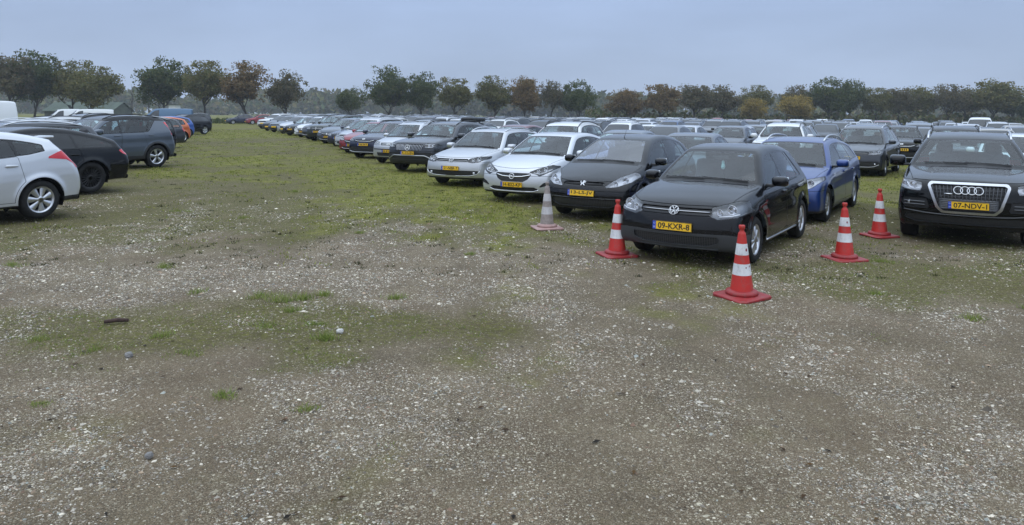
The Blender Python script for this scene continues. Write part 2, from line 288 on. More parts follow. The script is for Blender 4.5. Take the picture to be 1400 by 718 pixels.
def ground_material():
    m, nt, out = newmat('gravel_ground'); L = nt.links.new
    b = nd(nt, 'ShaderNodeBsdfPrincipled', Roughness=.92); b.inputs['Specular IOR Level'].default_value = .15
    tc = nd(nt, 'ShaderNodeTexCoord'); P_ = tc.outputs['Object']
    at = nd(nt, 'ShaderNodeVertexColor', layer_name='cover'); sp = nd(nt, 'ShaderNodeSeparateColor'); L(at.outputs['Color'], sp.inputs[0])
    def noise(scale, det=5, rough=.6):
        n = nd(nt, 'ShaderNodeTexNoise', Scale=scale, Detail=det, Roughness=rough); L(P_, n.inputs['Vector']); return n.outputs['Fac']
    def ramp(fac, stops, interp='LINEAR'):
        r = nd(nt, 'ShaderNodeValToRGB'); r.color_ramp.interpolation = interp
        while len(r.color_ramp.elements) < len(stops): r.color_ramp.elements.new(.5)
        for e, (p, c) in zip(r.color_ramp.elements, stops): e.position = p; e.color = (*c, 1) if len(c) == 3 else c
        L(fac, r.inputs[0]); return r.outputs[0]
    def mix(f, a, c):
        x = nd(nt, 'ShaderNodeMix', data_type='RGBA')
        if isinstance(f, (int, float)): x.inputs[0].default_value = f
        else: L(f, x.inputs[0])
        L(a, x.inputs[6]); L(c, x.inputs[7]); return x.outputs[2]
    def math_(op, a, c=None, k=None):
        n = nd(nt, 'ShaderNodeMath', operation=op, use_clamp=True); L(a, n.inputs[0])
        if c is not None: L(c, n.inputs[1])
        if k is not None: n.inputs[1].default_value = k
        return n.outputs[0]
    soil = ramp(noise(1.3, 6), [(.28, (.056, .045, .037)), (.5, (.090, .074, .061)), (.72, (.128, .108, .090))])
    soil = mix(math_('MULTIPLY', at.outputs['Alpha'], k=.60), soil, ramp(noise(3, 4), [(.3, (.066, .056, .046)), (.7, (.105, .090, .074))]))
    nd_one = nd(nt, 'ShaderNodeValue').outputs[0]; nd_one.default_value = 1.0
    grit_shade = ramp(noise(160, 3, .6), [(.34, (.42, .42, .42)), (.52, (1, 1, 1)), (.68, (1.7, 1.65, 1.6))])  # random fine grains; dark end puts crevice shade into the soil colour
    soil = mix(math_('MULTIPLY', ramp(noise(.55, 3), [(.48, (0, 0, 0)), (.66, (1, 1, 1))]), k=.22), soil, ramp(noise(9, 4), [(.3, (.125, .088, .070)), (.7, (.155, .115, .092))]))
    gx = nd(nt, 'ShaderNodeMix', data_type='RGBA', blend_type='MULTIPLY'); gx.inputs[0].default_value = 1.0; L(soil, gx.inputs[6]); L(grit_shade, gx.inputs[7]); soil = gx.outputs[2]
    pal = [(0, (.06, .055, .05)), (.10, (.12, .108, .096)), (.28, (.17, .155, .14)), (.46, (.22, .205, .185)), (.62, (.15, .125, .105)), (.74, (.28, .27, .25)), (.88, (.38, .37, .35)), (.96, (.52, .51, .49))]
    def pebbles(scale, cut):
        v = nd(nt, 'ShaderNodeTexVoronoi', Scale=scale); L(P_, v.inputs['Vector'])
        c = nd(nt, 'ShaderNodeSeparateColor'); L(v.outputs['Color'], c.inputs[0])
        col = ramp(c.outputs[0], pal, 'CONSTANT')
        keep = math_('MULTIPLY', ramp(c.outputs[1], [(cut, (0, 0, 0)), (cut+.04, (1, 1, 1))]), ramp(v.outputs['Distance'], [(.38, (1, 1, 1)), (.56, (0, 0, 0))]))
        return col, keep, v.outputs['Distance']
    c1, k1, d1 = pebbles(130, .25); c2, k2, d2 = pebbles(62, .60); c3, k3, d3 = pebbles(30, .95)
    patch = ramp(noise(2.3, 5, .7), [(.36, (.55, .55, .55)), (.62, (1, 1, 1))])
    patch = math_('MULTIPLY', patch, math_('SUBTRACT', nd_one, math_('MULTIPLY', at.outputs['Alpha'], k=.5)))
    patch = math_('MAXIMUM', patch, math_('MULTIPLY', sp.outputs[2], k=1.0))
    col = mix(math_('MULTIPLY', math_('MULTIPLY', k1, patch), k=.85), soil, c1)
    col = mix(math_('MULTIPLY', k2, patch), col, c2)
    col = mix(math_('MULTIPLY', k3, patch), col, c3)
    # moss: dull olive film with stones showing
    mossc = ramp(noise(17, 6, .7), [(.25, (.018, .018, .006)), (.45, (.044, .046, .013)), (.6, (.076, .080, .022)), (.78, (.14, .138, .05))])
    mm = math_('MULTIPLY', math_('ADD', sp.outputs[0], math_('SUBTRACT', noise(6, 6, .7), k=.5)), ramp(noise(34, 5, .75), [(.36, (.28, .28, .28)), (.58, (1, 1, 1))]))
    mm = math_('MULTIPLY', mm, math_('SUBTRACT', ramp(k2, [(0, (1, 1, 1)), (1, (.35, .35, .35))]), k=0))
    col = mix(mm, col, mossc)
    grassc = ramp(noise(3.1, 6, .7), [(.30, (.028, .034, .010)), (.43, (.102, .118, .020)), (.60, (.165, .178, .034)), (.76, (.23, .21, .070))])
    gm = math_('MULTIPLY', math_('MULTIPLY', sp.outputs[1], ramp(noise(8, 6, .75), [(.34, (.10, .10, .10)), (.58, (1, 1, 1))])), k=.85)
    col = mix(gm, col, grassc)
    warm = nd(nt, 'ShaderNodeMix', data_type='RGBA', blend_type='MULTIPLY'); warm.inputs[0].default_value = 1.0; warm.inputs[7].default_value = (1.40, 1.28, 1.0, 1); L(col, warm.inputs[6]); col = warm.outputs[2]
    L(col, b.inputs['Base Color'])
    h = math_('MULTIPLY', math_('SUBTRACT', k2, k=0), k=.6)
    bp = nd(nt, 'ShaderNodeBump', Strength=.55, Distance=.012); ad = nd(nt, 'ShaderNodeMath', operation='ADD'); L(h, ad.inputs[0])
    n9 = nd(nt, 'ShaderNodeMath', operation='MULTIPLY'); n9.inputs[1].default_value = .8; L(noise(45, 6, .7), n9.inputs[0]); L(n9.outputs[0], ad.inputs[1]); L(ad.outputs[0], bp.inputs['Height'])
    L(bp.outputs[0], b.inputs['Normal']); L(b.outputs[0], out.inputs[0]); MAT['gravel_ground'] = m
    for nm, rough in (('stone', .85), ('grass_blade', .7), ('leaf', .75)):
        m, nt, out = newmat(nm); b = nd(nt, 'ShaderNodeBsdfPrincipled', Roughness=rough); b.inputs['Specular IOR Level'].default_value = .2
        at = nd(nt, 'ShaderNodeVertexColor', layer_name='tone'); nt.links.new(at.outputs['Color'], b.inputs['Base Color'])
        if nm != 'stone':
            t = nd(nt, 'ShaderNodeBsdfTranslucent'); nt.links.new(at.outputs['Color'], t.inputs[0]); x = nd(nt, 'ShaderNodeMixShader', Fac=.35)
            nt.links.new(b.outputs[0], x.inputs[1]); nt.links.new(t.outputs[0], x.inputs[2]); nt.links.new(x.outputs[0], out.inputs[0])
        else: nt.links.new(b.outputs[0], out.inputs[0])
        MAT[nm] = m
# ------------------------------------------------------------------ mesh helpers
def mk_mesh(name, V, F, mats, N=None, smooth=True, mi=None):
    """mesh from arrays; F is (n,3) or (n,4) ints"""
    V = np.asarray(V, np.float32); F = np.asarray(F, np.int32)
    me = bpy.data.meshes.new(name)
    n, k = F.shape
    me.vertices.add(len(V)); me.vertices.foreach_set('co', V.ravel())
    me.loops.add(n*k); me.loops.foreach_set('vertex_index', F.ravel())
    me.polygons.add(n)
    me.polygons.foreach_set('loop_start', np.arange(0, n*k, k, dtype=np.int32))
    me.polygons.foreach_set('loop_total', np.full(n, k, np.int32))
    for m in (mats if isinstance(mats, (list, tuple)) else [mats]): me.materials.append(m)
    if mi is not None: me.polygons.foreach_set('material_index', np.asarray(mi, np.int32))
    me.polygons.foreach_set('use_smooth', np.full(n, bool(smooth)))
    me.update(calc_edges=True)
    me.validate()
    if N is not None and len(me.polygons) == n:
        me.normals_split_custom_set_from_vertices(np.asarray(N, np.float32))
    return me

def link(name, me, parent=None):
    o = bpy.data.objects.new(name, me); COL.objects.link(o)
    if parent is not None: o.parent = parent
    return o

def compact(V, F, N=None):
    u, inv = np.unique(F.ravel(), return_inverse=True)
    return V[u], inv.reshape(F.shape).astype(np.int32), (None if N is None else N[u])

def joinm(parts):
    """join list of (V,F4 or F3) -> V,F (tris)"""
    vs, fs, o = [], [], 0
    for V, F in parts:
        V = np.asarray(V, float); F = np.asarray(F, int)
        if F.shape[1] == 4: F = np.concatenate([F[:, [0, 1, 2]], F[:, [0, 2, 3]]])
        vs.append(V); fs.append(F+o); o += len(V)
    return np.concatenate(vs), np.concatenate(fs)

def rbox(c, s, r=0.02, n=2, taper=None):
    """rounded box (superellipsoid-free): returns V,F quads.  c centre, s full size"""
    s = np.array(s, float)/2; r = min(r, s.min()*0.98)
    g = [np.array(sorted(set(np.round(np.concatenate([
        [-a], -a+r*(1-np.cos(np.linspace(0, np.pi/2, n+1)))[1:], a-r*(1-np.cos(np.linspace(0, np.pi/2, n+1)))[1:][::-1], [a]]), 6)))) for a in s]
    vs, fs, o = [], [], 0
    for ax in range(3):
        b, d = [(1, 2), (2, 0), (0, 1)][ax]
        for sg in (-1, 1):
            U, W = np.meshgrid(g[b], g[d], indexing='ij')
            p = np.zeros(U.shape+(3,)); p[..., ax] = sg*s[ax]; p[..., b] = U; p[..., d] = W
            nu, nw = U.shape
            i = np.arange(nu*nw).reshape(nu, nw)
            q = np.stack([i[:-1, :-1], i[1:, :-1], i[1:, 1:], i[:-1, 1:]], -1).reshape(-1, 4)
            if sg < 0: q = q[:, ::-1]
            vs.append(p.reshape(-1, 3)); fs.append(q+o); o += nu*nw
    V = np.concatenate(vs); F = np.concatenate(fs)
    inner = np.clip(V, -(s-r), s-r); d = V-inner; L = np.linalg.norm(d, axis=1, keepdims=True)
    V = inner+np.where(L > 1e-9, d/np.maximum(L, 1e-9)*r, 0)
    if taper is not None: V = taper(V, s)
    key = np.round(V, 5); u, idx, inv = np.unique(key, axis=0, return_index=True, return_inverse=True)
    inv = inv.ravel(); V = V[idx]; F = inv[F]
    return V+np.array(c, float), F

def lathe(prof, n=32, axis='y', a0=0, a1=2*math.pi):
    """prof list of (r, h) revolved round axis; returns V,F quads"""
    prof = np.array(prof, float); m = len(prof); closed = abs(a1-a0-2*math.pi) < 1e-6
    k = n if closed else n+1
    a = a0+(a1-a0)*np.arange(k)/n
    V = np.zeros((k, m, 3))
    r = prof[:, 0][None]; h = prof[:, 1][None]
    c, s = np.cos(a)[:, None], np.sin(a)[:, None]
    if axis == 'y': V[..., 0] = r*c; V[..., 1] = h; V[..., 2] = r*s
    elif axis == 'z': V[..., 0] = r*c; V[..., 1] = r*s; V[..., 2] = h
    else: V[..., 0] = h; V[..., 1] = r*c; V[..., 2] = r*s
    i = np.arange(k*m).reshape(k, m); j = np.roll(i, -1, 0) if closed else i[1:]
    i = i if closed else i[:-1]
    F = np.stack([i[:, :-1], i[:, 1:], j[:, 1:], j[:, :-1]], -1).reshape(-1, 4)
    if axis == 'z': F = F[:, ::-1]
    if axis == 'x': F = F[:, ::-1]
    return V.reshape(-1, 3), F

def tube(path, r, n=8, cap=True):
    """tube along path (m,3), r scalar or per-point"""
    P = np.array(path, float); m = len(P); r = np.broadcast_to(np.asarray(r, float), (m,))
    T = np.gradient(P, axis=0); T /= np.linalg.norm(T, axis=1, keepdims=True)+1e-12
    up = np.where(np.abs(T[:, 2:3]) > .9, [[1., 0, 0]], [[0, 0, 1.]])
    A = np.cross(T, up); A /= np.linalg.norm(A, axis=1, keepdims=True)
    for i in range(1, m):
        if A[i]@A[i-1] < 0: A[i] = -A[i]
    B = np.cross(T, A)
    a = np.arange(n)*2*math.pi/n
    V = P[:, None]+r[:, None, None]*(np.cos(a)[None, :, None]*A[:, None]+np.sin(a)[None, :, None]*B[:, None])
    i = np.arange(m*n).reshape(m, n); j = np.roll(i, -1, 1)
    F = np.stack([i[:-1], j[:-1], j[1:], i[1:]], -1).reshape(-1, 4)
    V = V.reshape(-1, 3)
    if cap:
        V = np.concatenate([V, P[:1], P[-1:]]); c0, c1 = m*n, m*n+1
        F = np.concatenate([F, np.stack([j[0], i[0], np.full(n, c0), np.full(n, c0)], -1), np.stack([i[-1], j[-1], np.full(n, c1), np.full(n, c1)], -1)])
        tri = np.concatenate([np.concatenate([F[:-2*n][:, [0, 1, 2]], F[:-2*n][:, [0, 2, 3]]]), F[-2*n:, :3]])
        return V, tri
    return V, np.concatenate([F[:, [0, 1, 2]], F[:, [0, 2, 3]]])

def prism(poly, y0, y1, bev=0.0):
    """extrude 2D polygon (u,v) between depth y0,y1 -> coords (depth,u,v)=x,y,z ; convex or star-shaped polygons"""
    p = np.array(poly, float); n = len(p); c = p.mean(0)
    V = np.concatenate([np.c_[np.full(n, y0), p], np.c_[np.full(n, y1), c+(p-c)*(1-bev)], [[y0, *c], [y1, *c]]])
    i = np.arange(n); j = (i+1) % n
    F = np.concatenate([np.stack([i, j, j+n], -1), np.stack([i, j+n, i+n], -1), np.stack([j, i, np.full(n, 2*n)], -1), np.stack([i+n, j+n, np.full(n, 2*n+1)], -1)])
    return V, F

# ------------------------------------------------------------------ 2D signed distances
def catmull(pts, den=0.04):
    """pts (x,z[,1 = sharp corner]); returns dense polyline"""
    runs, cur = [], [pts[0]]
    for p in pts[1:]:
        cur.append(p)
        if len(p) > 2 and p[2]: runs.append(cur); cur = [p]
    if len(cur) > 1: runs.append(cur)
    out = []
    for run in runs:
        q = np.array([p[:2] for p in run], float)
        if len(q) == 2:
            out.append(q[:1]); continue
        q = np.concatenate([[2*q[0]-q[1]], q, [2*q[-1]-q[-2]]])
        for i in range(1, len(q)-2):
            p0, p1, p2, p3 = q[i-1:i+3]
            t = [0]
            for a, b in ((p0, p1), (p1, p2), (p2, p3)): t.append(t[-1]+max(np.linalg.norm(b-a), 1e-6)**.5)
            n = max(2, int(np.linalg.norm(p2-p1)/den)+1)
            u = np.linspace(t[1], t[2], n, endpoint=False)[:, None]
            A1 = (t[1]-u)/(t[1]-t[0])*p0+(u-t[0])/(t[1]-t[0])*p1
            A2 = (t[2]-u)/(t[2]-t[1])*p1+(u-t[1])/(t[2]-t[1])*p2
            A3 = (t[3]-u)/(t[3]-t[2])*p2+(u-t[2])/(t[3]-t[2])*p3
            B1 = (t[2]-u)/(t[2]-t[0])*A1+(u-t[0])/(t[2]-t[0])*A2
            B2 = (t[3]-u)/(t[3]-t[1])*A2+(u-t[1])/(t[3]-t[1])*A3
            out.append((t[2]-u)/(t[2]-t[1])*B1+(u-t[1])/(t[2]-t[1])*B2)
    out.append(np.array([pts[-1][:2]], float))
    return np.concatenate(out)

def polysdf(poly, x, z, rad=0.0):
    p = np.asarray(poly, float)[:, :2]; x = np.asarray(x, float); z = np.asarray(z, float)
    d2 = np.full(x.shape, 1e9); ins = np.zeros(x.shape, bool)
    n = len(p)
    for i in range(n):
        ax, az = p[i]; bx, bz = p[(i+1) % n]
        ex, ez = bx-ax, bz-az; L = ex*ex+ez*ez
        if L < 1e-12: continue
        t = np.clip(((x-ax)*ex+(z-az)*ez)/L, 0, 1)
        d2 = np.minimum(d2, (x-ax-t*ex)**2+(z-az-t*ez)**2)
        if az != bz:
            c = ((az > z) != (bz > z)) & (x < (z-az)*ex/ez+ax)
            ins ^= c
    d = np.sqrt(d2)
    return np.where(ins, -d, d)-rad

def smooth01(t):
    t = np.clip(t, 0, 1); return t*t*(3-2*t)

# ------------------------------------------------------------------ surface nets
CORN = np.array([[i, j, k] for i in (0, 1) for j in (0, 1) for k in (0, 1)])
EDGES = [(a, b) for a in range(8) for b in range(a+1, 8) if np.abs(CORN[a]-CORN[b]).sum() == 1]
def surface_nets(f, o, d):
    s = f < 0
    nx, ny, nz = f.shape
    cnt = np.zeros((nx-1, ny-1, nz-1), np.int8)
    for i, j, k in CORN: cnt += s[i:nx-1+i, j:ny-1+j, k:nz-1+k]
    act = (cnt > 0) & (cnt < 8)
    idx = np.full(act.shape, -1, np.int64); I = np.argwhere(act); idx[act] = np.arange(len(I))
    v = np.stack([f[I[:, 0]+c[0], I[:, 1]+c[1], I[:, 2]+c[2]] for c in CORN], 1)
    acc = np.zeros((len(I), 3)); n = np.zeros(len(I))
    for a, b in EDGES:
        m = (v[:, a] < 0) != (v[:, b] < 0)
        t = np.where(m, v[:, a]/np.where(m, v[:, a]-v[:, b], 1), 0)
        p = CORN[a]+t[:, None]*(CORN[b]-CORN[a])
        acc += np.where(m[:, None], p, 0); n += m
    V = (I+acc/n[:, None])*np.array(d)+np.array(o)
    quads = []
    for ax in range(3):
        sl0 = [slice(None)]*3; sl1 = [slice(None)]*3
        sl0[ax] = slice(0, -1); sl1[ax] = slice(1, None)
        ch = s[tuple(sl0)] != s[tuple(sl1)]
        b, c = [(1, 2), (2, 0), (0, 1)][ax]
        E = np.argwhere(ch)
        ok = (E[:, b] > 0) & (E[:, c] > 0) & (E[:, b] < f.shape[b]-1) & (E[:, c] < f.shape[c]-1)
        E = E[ok]
        sg = s[tuple(E.T)]
        def cell(db, dc):
            q = E.copy(); q[:, b] -= db; q[:, c] -= dc; return idx[tuple(q.T)]
        q = np.stack([cell(1, 1), cell(0, 1), cell(0, 0), cell(1, 0)], 1)
        q[~sg] = q[~sg][:, ::-1]
        quads.append(q)
    return V, np.concatenate(quads)

# ------------------------------------------------------------------ car body as an implicit surface
class Shape:
    def __init__(s, P):
        s.P = P
        top = catmull(P['side'])
        s.poly = top
        s.x0, s.z0, s.h = top[:, 0].min()-.15, 0.0, .0125
        nx = int((top[:, 0].max()+.15-s.x0)/s.h)+1; nz = int((top[:, 1].max()+.15)/s.h)+1
        X, Z = np.meshgrid(s.x0+s.h*np.arange(nx), s.z0+s.h*np.arange(nz), indexing='ij')
        s.S = polysdf(top, X, Z)
        Wm = P['width']/2
        xf, xr = top[:, 0].max(), top[:, 0].min()
        s.xf, s.xr = xf, xr
        fa, ra = P['wb']/2, -P['wb']/2
        pl = 1-P.get('pf', .05)*np.clip((X-(fa-.75))/(xf-fa+.75), 0, 1.1)**2-P.get('pr', .05)*np.clip((ra+.9-X)/(ra+.9-xr), 0, 1.1)**2
        zb = np.interp(X, [b[0] for b in P['belt']], [b[1] for b in P['belt']])
        t = Z/zb
        sec = P.get('sect', [(0, .12), (.16, .075), (.24, .035), (.34, .012), (.48, 0), (.62, .002), (.74, .012), (.86, .012), (.95, .03), (1.0, .055)])
        ins = np.interp(t, [a[0] for a in sec], [a[1] for a in sec])
        u = np.clip(Z-zb, 0, None)
        ins = ins+np.where(Z > zb, P.get('tum', .40)*u+P.get('tumc', .22)*u*u, 0)
        ins = ins+np.where(Z > zb, P.get('rtap', .16)*smooth01((ra+.75-X)/1.1)*u, 0)
        W = Wm*pl-ins
        R = P['arch']; fl = P.get('flare', .014)
        for ax in (fa, ra):
            r = np.hypot(X-ax, Z-P['wr'])
            W = W+fl*np.exp(-((r-R)/.05)**2)*smooth01((zb-Z)/.12)
        for _ in range(3):
            W[:, 1:-1] = .25*W[:, :-2]+.5*W[:, 1:-1]+.25*W[:, 2:]
        for _ in range(2):
            W[1:-1] = .25*W[:-2]+.5*W[1:-1]+.25*W[2:]
        s.W = W; s.nx, s.nz = nx, nz
        pk = P.get('plan', [(xr, -.20), (xr+.5, -.12), (-.4, 0), (.2, .05), (.9, .15), (1.6, .17), (xf-.15, .24), (xf, .30)])
        s.px = [a[0] for a in pk]; s.pk = [a[1] for a in pk]
        s.crown = P.get('crown', .055); s.k0 = P.get('k', .065)
        s.fa = fa; s.ra = ra
    def bil(s, T, x, z):
        a = np.clip((x-s.x0)/s.h, 0, s.nx-1.001); b = np.clip((z-s.z0)/s.h, 0, s.nz-1.001)
        i = a.astype(np.int32); j = b.astype(np.int32); a = a-i; b = b-j
        return (T[i, j]*(1-a)+T[i+1, j]*a)*(1-b)+(T[i, j+1]*(1-a)+T[i+1, j+1]*a)*b
    def sh(s, x, ay, z):
        y2 = ay*ay
        return x+np.interp(x, s.px, s.pk)*y2, z+s.crown*y2*smooth01((z-.5)/.35)
    def ev(s, x, y, z):
        ay = np.abs(y); xs, zs = s.sh(x, ay, z)
        S = s.bil(s.S, xs, zs); w = ay-s.bil(s.W, x, z)
        k = s.k0*(.55+.45*smooth01((z-.25)/.2))+P_CORNER*smooth01((np.maximum(x-s.fa, s.ra-x)-.25)/.5)*smooth01((1.05-z)/.25)
        h = np.clip(.5+.5*(S-w)/k, 0, 1)
        return S*h+w*(1-h)+k*h*(1-h)
    def grad(s, p, e=.006):
        x, y, z = p.T
        g = np.stack([s.ev(x+e, y, z)-s.ev(x-e, y, z), s.ev(x, y+e, z)-s.ev(x, y-e, z), s.ev(x, y, z+e)-s.ev(x, y, z-e)], 1)/(2*e)
        return g
    def front(s, y, z, sign=1):
        """x of the surface met coming from the front (sign 1) or the rear (-1)"""
        y = np.asarray(y, float)*np.ones_like(np.asarray(z, float)); z = np.asarray(z, float)*np.ones_like(y)
        x = np.full(y.shape, (s.xf if sign > 0 else s.xr)+.06*sign); st = .02; done = np.zeros(y.shape, bool)
        for _ in range(90):
            v = s.ev(x, y, z); done |= v < 0
            x = np.where(done, x, x-sign*np.maximum(.5*np.abs(v), .004))
        lo = x.copy(); hi = x+sign*.05
        for _ in range(12):
            m = (lo+hi)/2; v = s.ev(m, y, z) < 0
            lo = np.where(v, m, lo); hi = np.where(v, hi, m)
        return (lo+hi)/2
    def sidey(s, x, z):
        x = np.asarray(x, float)*np.ones_like(np.asarray(z, float)); z = np.asarray(z, float)*np.ones_like(x)
        lo = np.zeros_like(x); hi = np.full_like(x, 1.2)
        for _ in range(18):
            m = (lo+hi)/2; v = s.ev(x, m, z) < 0
            lo = np.where(v, m, lo); hi = np.where(v, hi, m)
        return lo
    def top(s, x, y):
        x = np.asarray(x, float)*np.ones_like(np.asarray(y, float)); y = np.asarray(y, float)*np.ones_like(x)
        lo = np.full_like(x, .5); hi = np.full_like(x, 2.6)
        for _ in range(18):
            m = (lo+hi)/2; v = s.ev(x, y, m) < 0
            lo = np.where(v, m, lo); hi = np.where(v, hi, m)
        return lo
P_CORNER = .045

class Shell:
    """triangle shell that is cut into panels"""
    def __init__(s, P, d):
        s.sh = Shape(P); S = s.sh; s.P = P
        dx, dy, dz = d
        ny = int((P['width']/2+.1)/dy)+1
        xs = np.arange(S.xr-.08, S.xf+.08, dx); ys = (np.arange(ny)+.5)*dy; zs = np.arange(.08, S.poly[:, 1].max()+.06, dz)
        X, Y, Z = np.meshgrid(xs, ys, zs, indexing='ij')
        f = S.ev(X.ravel(), Y.ravel(), Z.ravel()).reshape(X.shape)
        f = np.concatenate([f[:, ::-1], f], 1)
        V, Q = surface_nets(f, (xs[0], -ys[-1], zs[0]), d)
        for _ in range(3):
            g = S.grad(V); v = S.ev(*V.T)
            V = V-g*(v/np.maximum((g*g).sum(1), .15))[:, None]*.9
        s.V = V; s.calcN()
        # shorter diagonal
        a = np.linalg.norm(V[Q[:, 0]]-V[Q[:, 2]], axis=1); b = np.linalg.norm(V[Q[:, 1]]-V[Q[:, 3]], axis=1)
        m = (a <= b)[:, None]
        F = np.concatenate([np.where(m, Q[:, [0, 1, 2]], Q[:, [0, 1, 3]]), np.where(m, Q[:, [0, 2, 3]], Q[:, [1, 2, 3]])])
        s.p = {'body': F}
        s.cache = None
    def calcN(s):
        g = s.sh.grad(s.V); s.N = g/np.maximum(np.linalg.norm(g, axis=1, keepdims=True), 1e-9)
    def ctx(s):
        if s.cache is None or s.cache['n'] != len(s.V):
            x, y, z = s.V.T; ay = np.abs(y); xs, zs = s.sh.sh(x, ay, z)
            s.cache = dict(n=len(x), x=x, y=y, z=z, ay=ay, xs=xs, zs=zs, w=s.sh.bil(s.sh.W, x, z), S=s.sh.bil(s.sh.S, xs, zs),
                           zb=np.interp(x, [b[0] for b in s.P['belt']], [b[1] for b in s.P['belt']]))
        return s.cache
    def take(s, src, name, gf):
        F = s.p.get(src)
        if F is None or len(F) == 0: return
        g = gf(s.ctx()) if callable(gf) else gf
        g = np.where(np.abs(g) < 2e-4, 2e-4, g)
        neg = g[F] < 0; c = neg.sum(1)
        ins, out = [F[c == 3]], [F[c == 0]]
        M = F[(c == 1) | (c == 2)]
        if len(M):
            nm = g[M] < 0; one = nm.sum(1) == 1
            lone = np.where(one, nm.argmax(1), (~nm).argmax(1))
            M = np.stack([M[np.arange(len(M)), (lone+k) % 3] for k in range(3)], 1)
            e = np.concatenate([M[:, [0, 1]], M[:, [0, 2]]]); es = np.sort(e, 1)
            key = es[:, 0].astype(np.int64)*(len(s.V)+1)+es[:, 1]
            u, ix, inv = np.unique(key, return_index=True, return_inverse=True); inv = inv.ravel()
            A, B = es[ix].T
            t = (g[A]/(g[A]-g[B]))[:, None]
            nv = s.V[A]*(1-t)+s.V[B]*t; nn = s.N[A]*(1-t)+s.N[B]*t
            nn /= np.linalg.norm(nn, axis=1, keepdims=True)
            base = len(s.V)
            s.V = np.concatenate([s.V, nv]); s.N = np.concatenate([s.N, nn])
            k = len(M); p1 = base+inv[:k]; p2 = base+inv[k:]
            tri = np.stack([M[:, 0], p1, p2], 1)
            q1 = np.stack([p1, M[:, 1], M[:, 2]], 1); q2 = np.stack([p1, M[:, 2], p2], 1)
            ins += [tri[one], q1[~one], q2[~one]]; out += [tri[~one], q1[one], q2[one]]
        s.p[src] = np.concatenate(out)
        ins = np.concatenate(ins)
        if name is not None:
            s.p[name] = np.concatenate([s.p[name], ins]) if name in s.p else ins
    def panel(s, src, name, gf, gap=.007):
        """cut a panel with a shut line round it"""
        s.take(src, '_tmp', gf)
        s.take('_tmp', name, lambda c: gf(c)+gap)
        b = s.p.pop('_tmp')
        s.p['shut_line'] = np.concatenate([s.p['shut_line'], b]) if 'shut_line' in s.p else b
    def get(s, name, off=0.0, skirt=False, side=0):
        F = s.p.get(name)
        if F is None or len(F) == 0: return None
        if side: F = F[(s.V[F][:, :, 1].mean(1)*side) > 0]
        if len(F) == 0: return None
        V, F, N = compact(s.V, F, s.N)
        A = np.linalg.norm(np.cross(V[F[:, 1]]-V[F[:, 0]], V[F[:, 2]]-V[F[:, 0]]), axis=1)
        F = F[A > 1e-10]
        V2 = V+N*off
        if skirt:
            e = np.concatenate([F[:, [0, 1]], F[:, [1, 2]], F[:, [2, 0]]]).astype(np.int64)
            k = np.sort(e, 1); k = k[:, 0]*len(V)+k[:, 1]
            u, ix, ct = np.unique(k, return_index=True, return_counts=True)
            b = e[ix[ct == 1]]; n = len(V)
            B = b.ravel(); m = len(b)
            top = V[B]-N[B]*(0.0 if off < 0 else .012); low = V2[B]
            ia = n+np.arange(2*m).reshape(m, 2); ib = ia+2*m
            if off >= 0: q = np.stack([ia[:, 0], ia[:, 1], ib[:, 1], ib[:, 0]], 1)
            else: q = np.stack([ia[:, 0], ia[:, 1], ib[:, 1], ib[:, 0]], 1)
            V2 = np.concatenate([V2, top, low])
            F = np.concatenate([F, q[:, [0, 1, 2]], q[:, [0, 2, 3]]])
            N = None
        return V2, F, N
# ------------------------------------------------------------------ wheels
def spoke_set(n, r0, r1, w0, w1, d0, d1, phase=0.0, thick=.02, twist=0.0):
    """n tapered spokes in the wheel plane (x,z), outward +y"""
    out = []
    for k in range(n):
        a = phase+2*math.pi*k/n
        rs = np.linspace(r0, r1, 5); V = []
        for i, r in enumerate(rs):
            t = i/4; w = w0+(w1-w0)*t; d = d0+(d1-d0)*t; aa = a+twist*t
            ca, sa = math.cos(aa), math.sin(aa)
            for (o, dd) in ((-w/2, -thick), (-w/2*.8, 0), (w/2*.8, 0), (w/2, -thick)):
                V.append((r*ca-o*sa, d+dd, r*sa+o*ca))
        F = []
        for i in range(4):
            for j in range(3):
                q = i*4+j; F.append((q, q+4, q+5, q+1))
        out.append((np.array(V), np.array(F)))
    return out

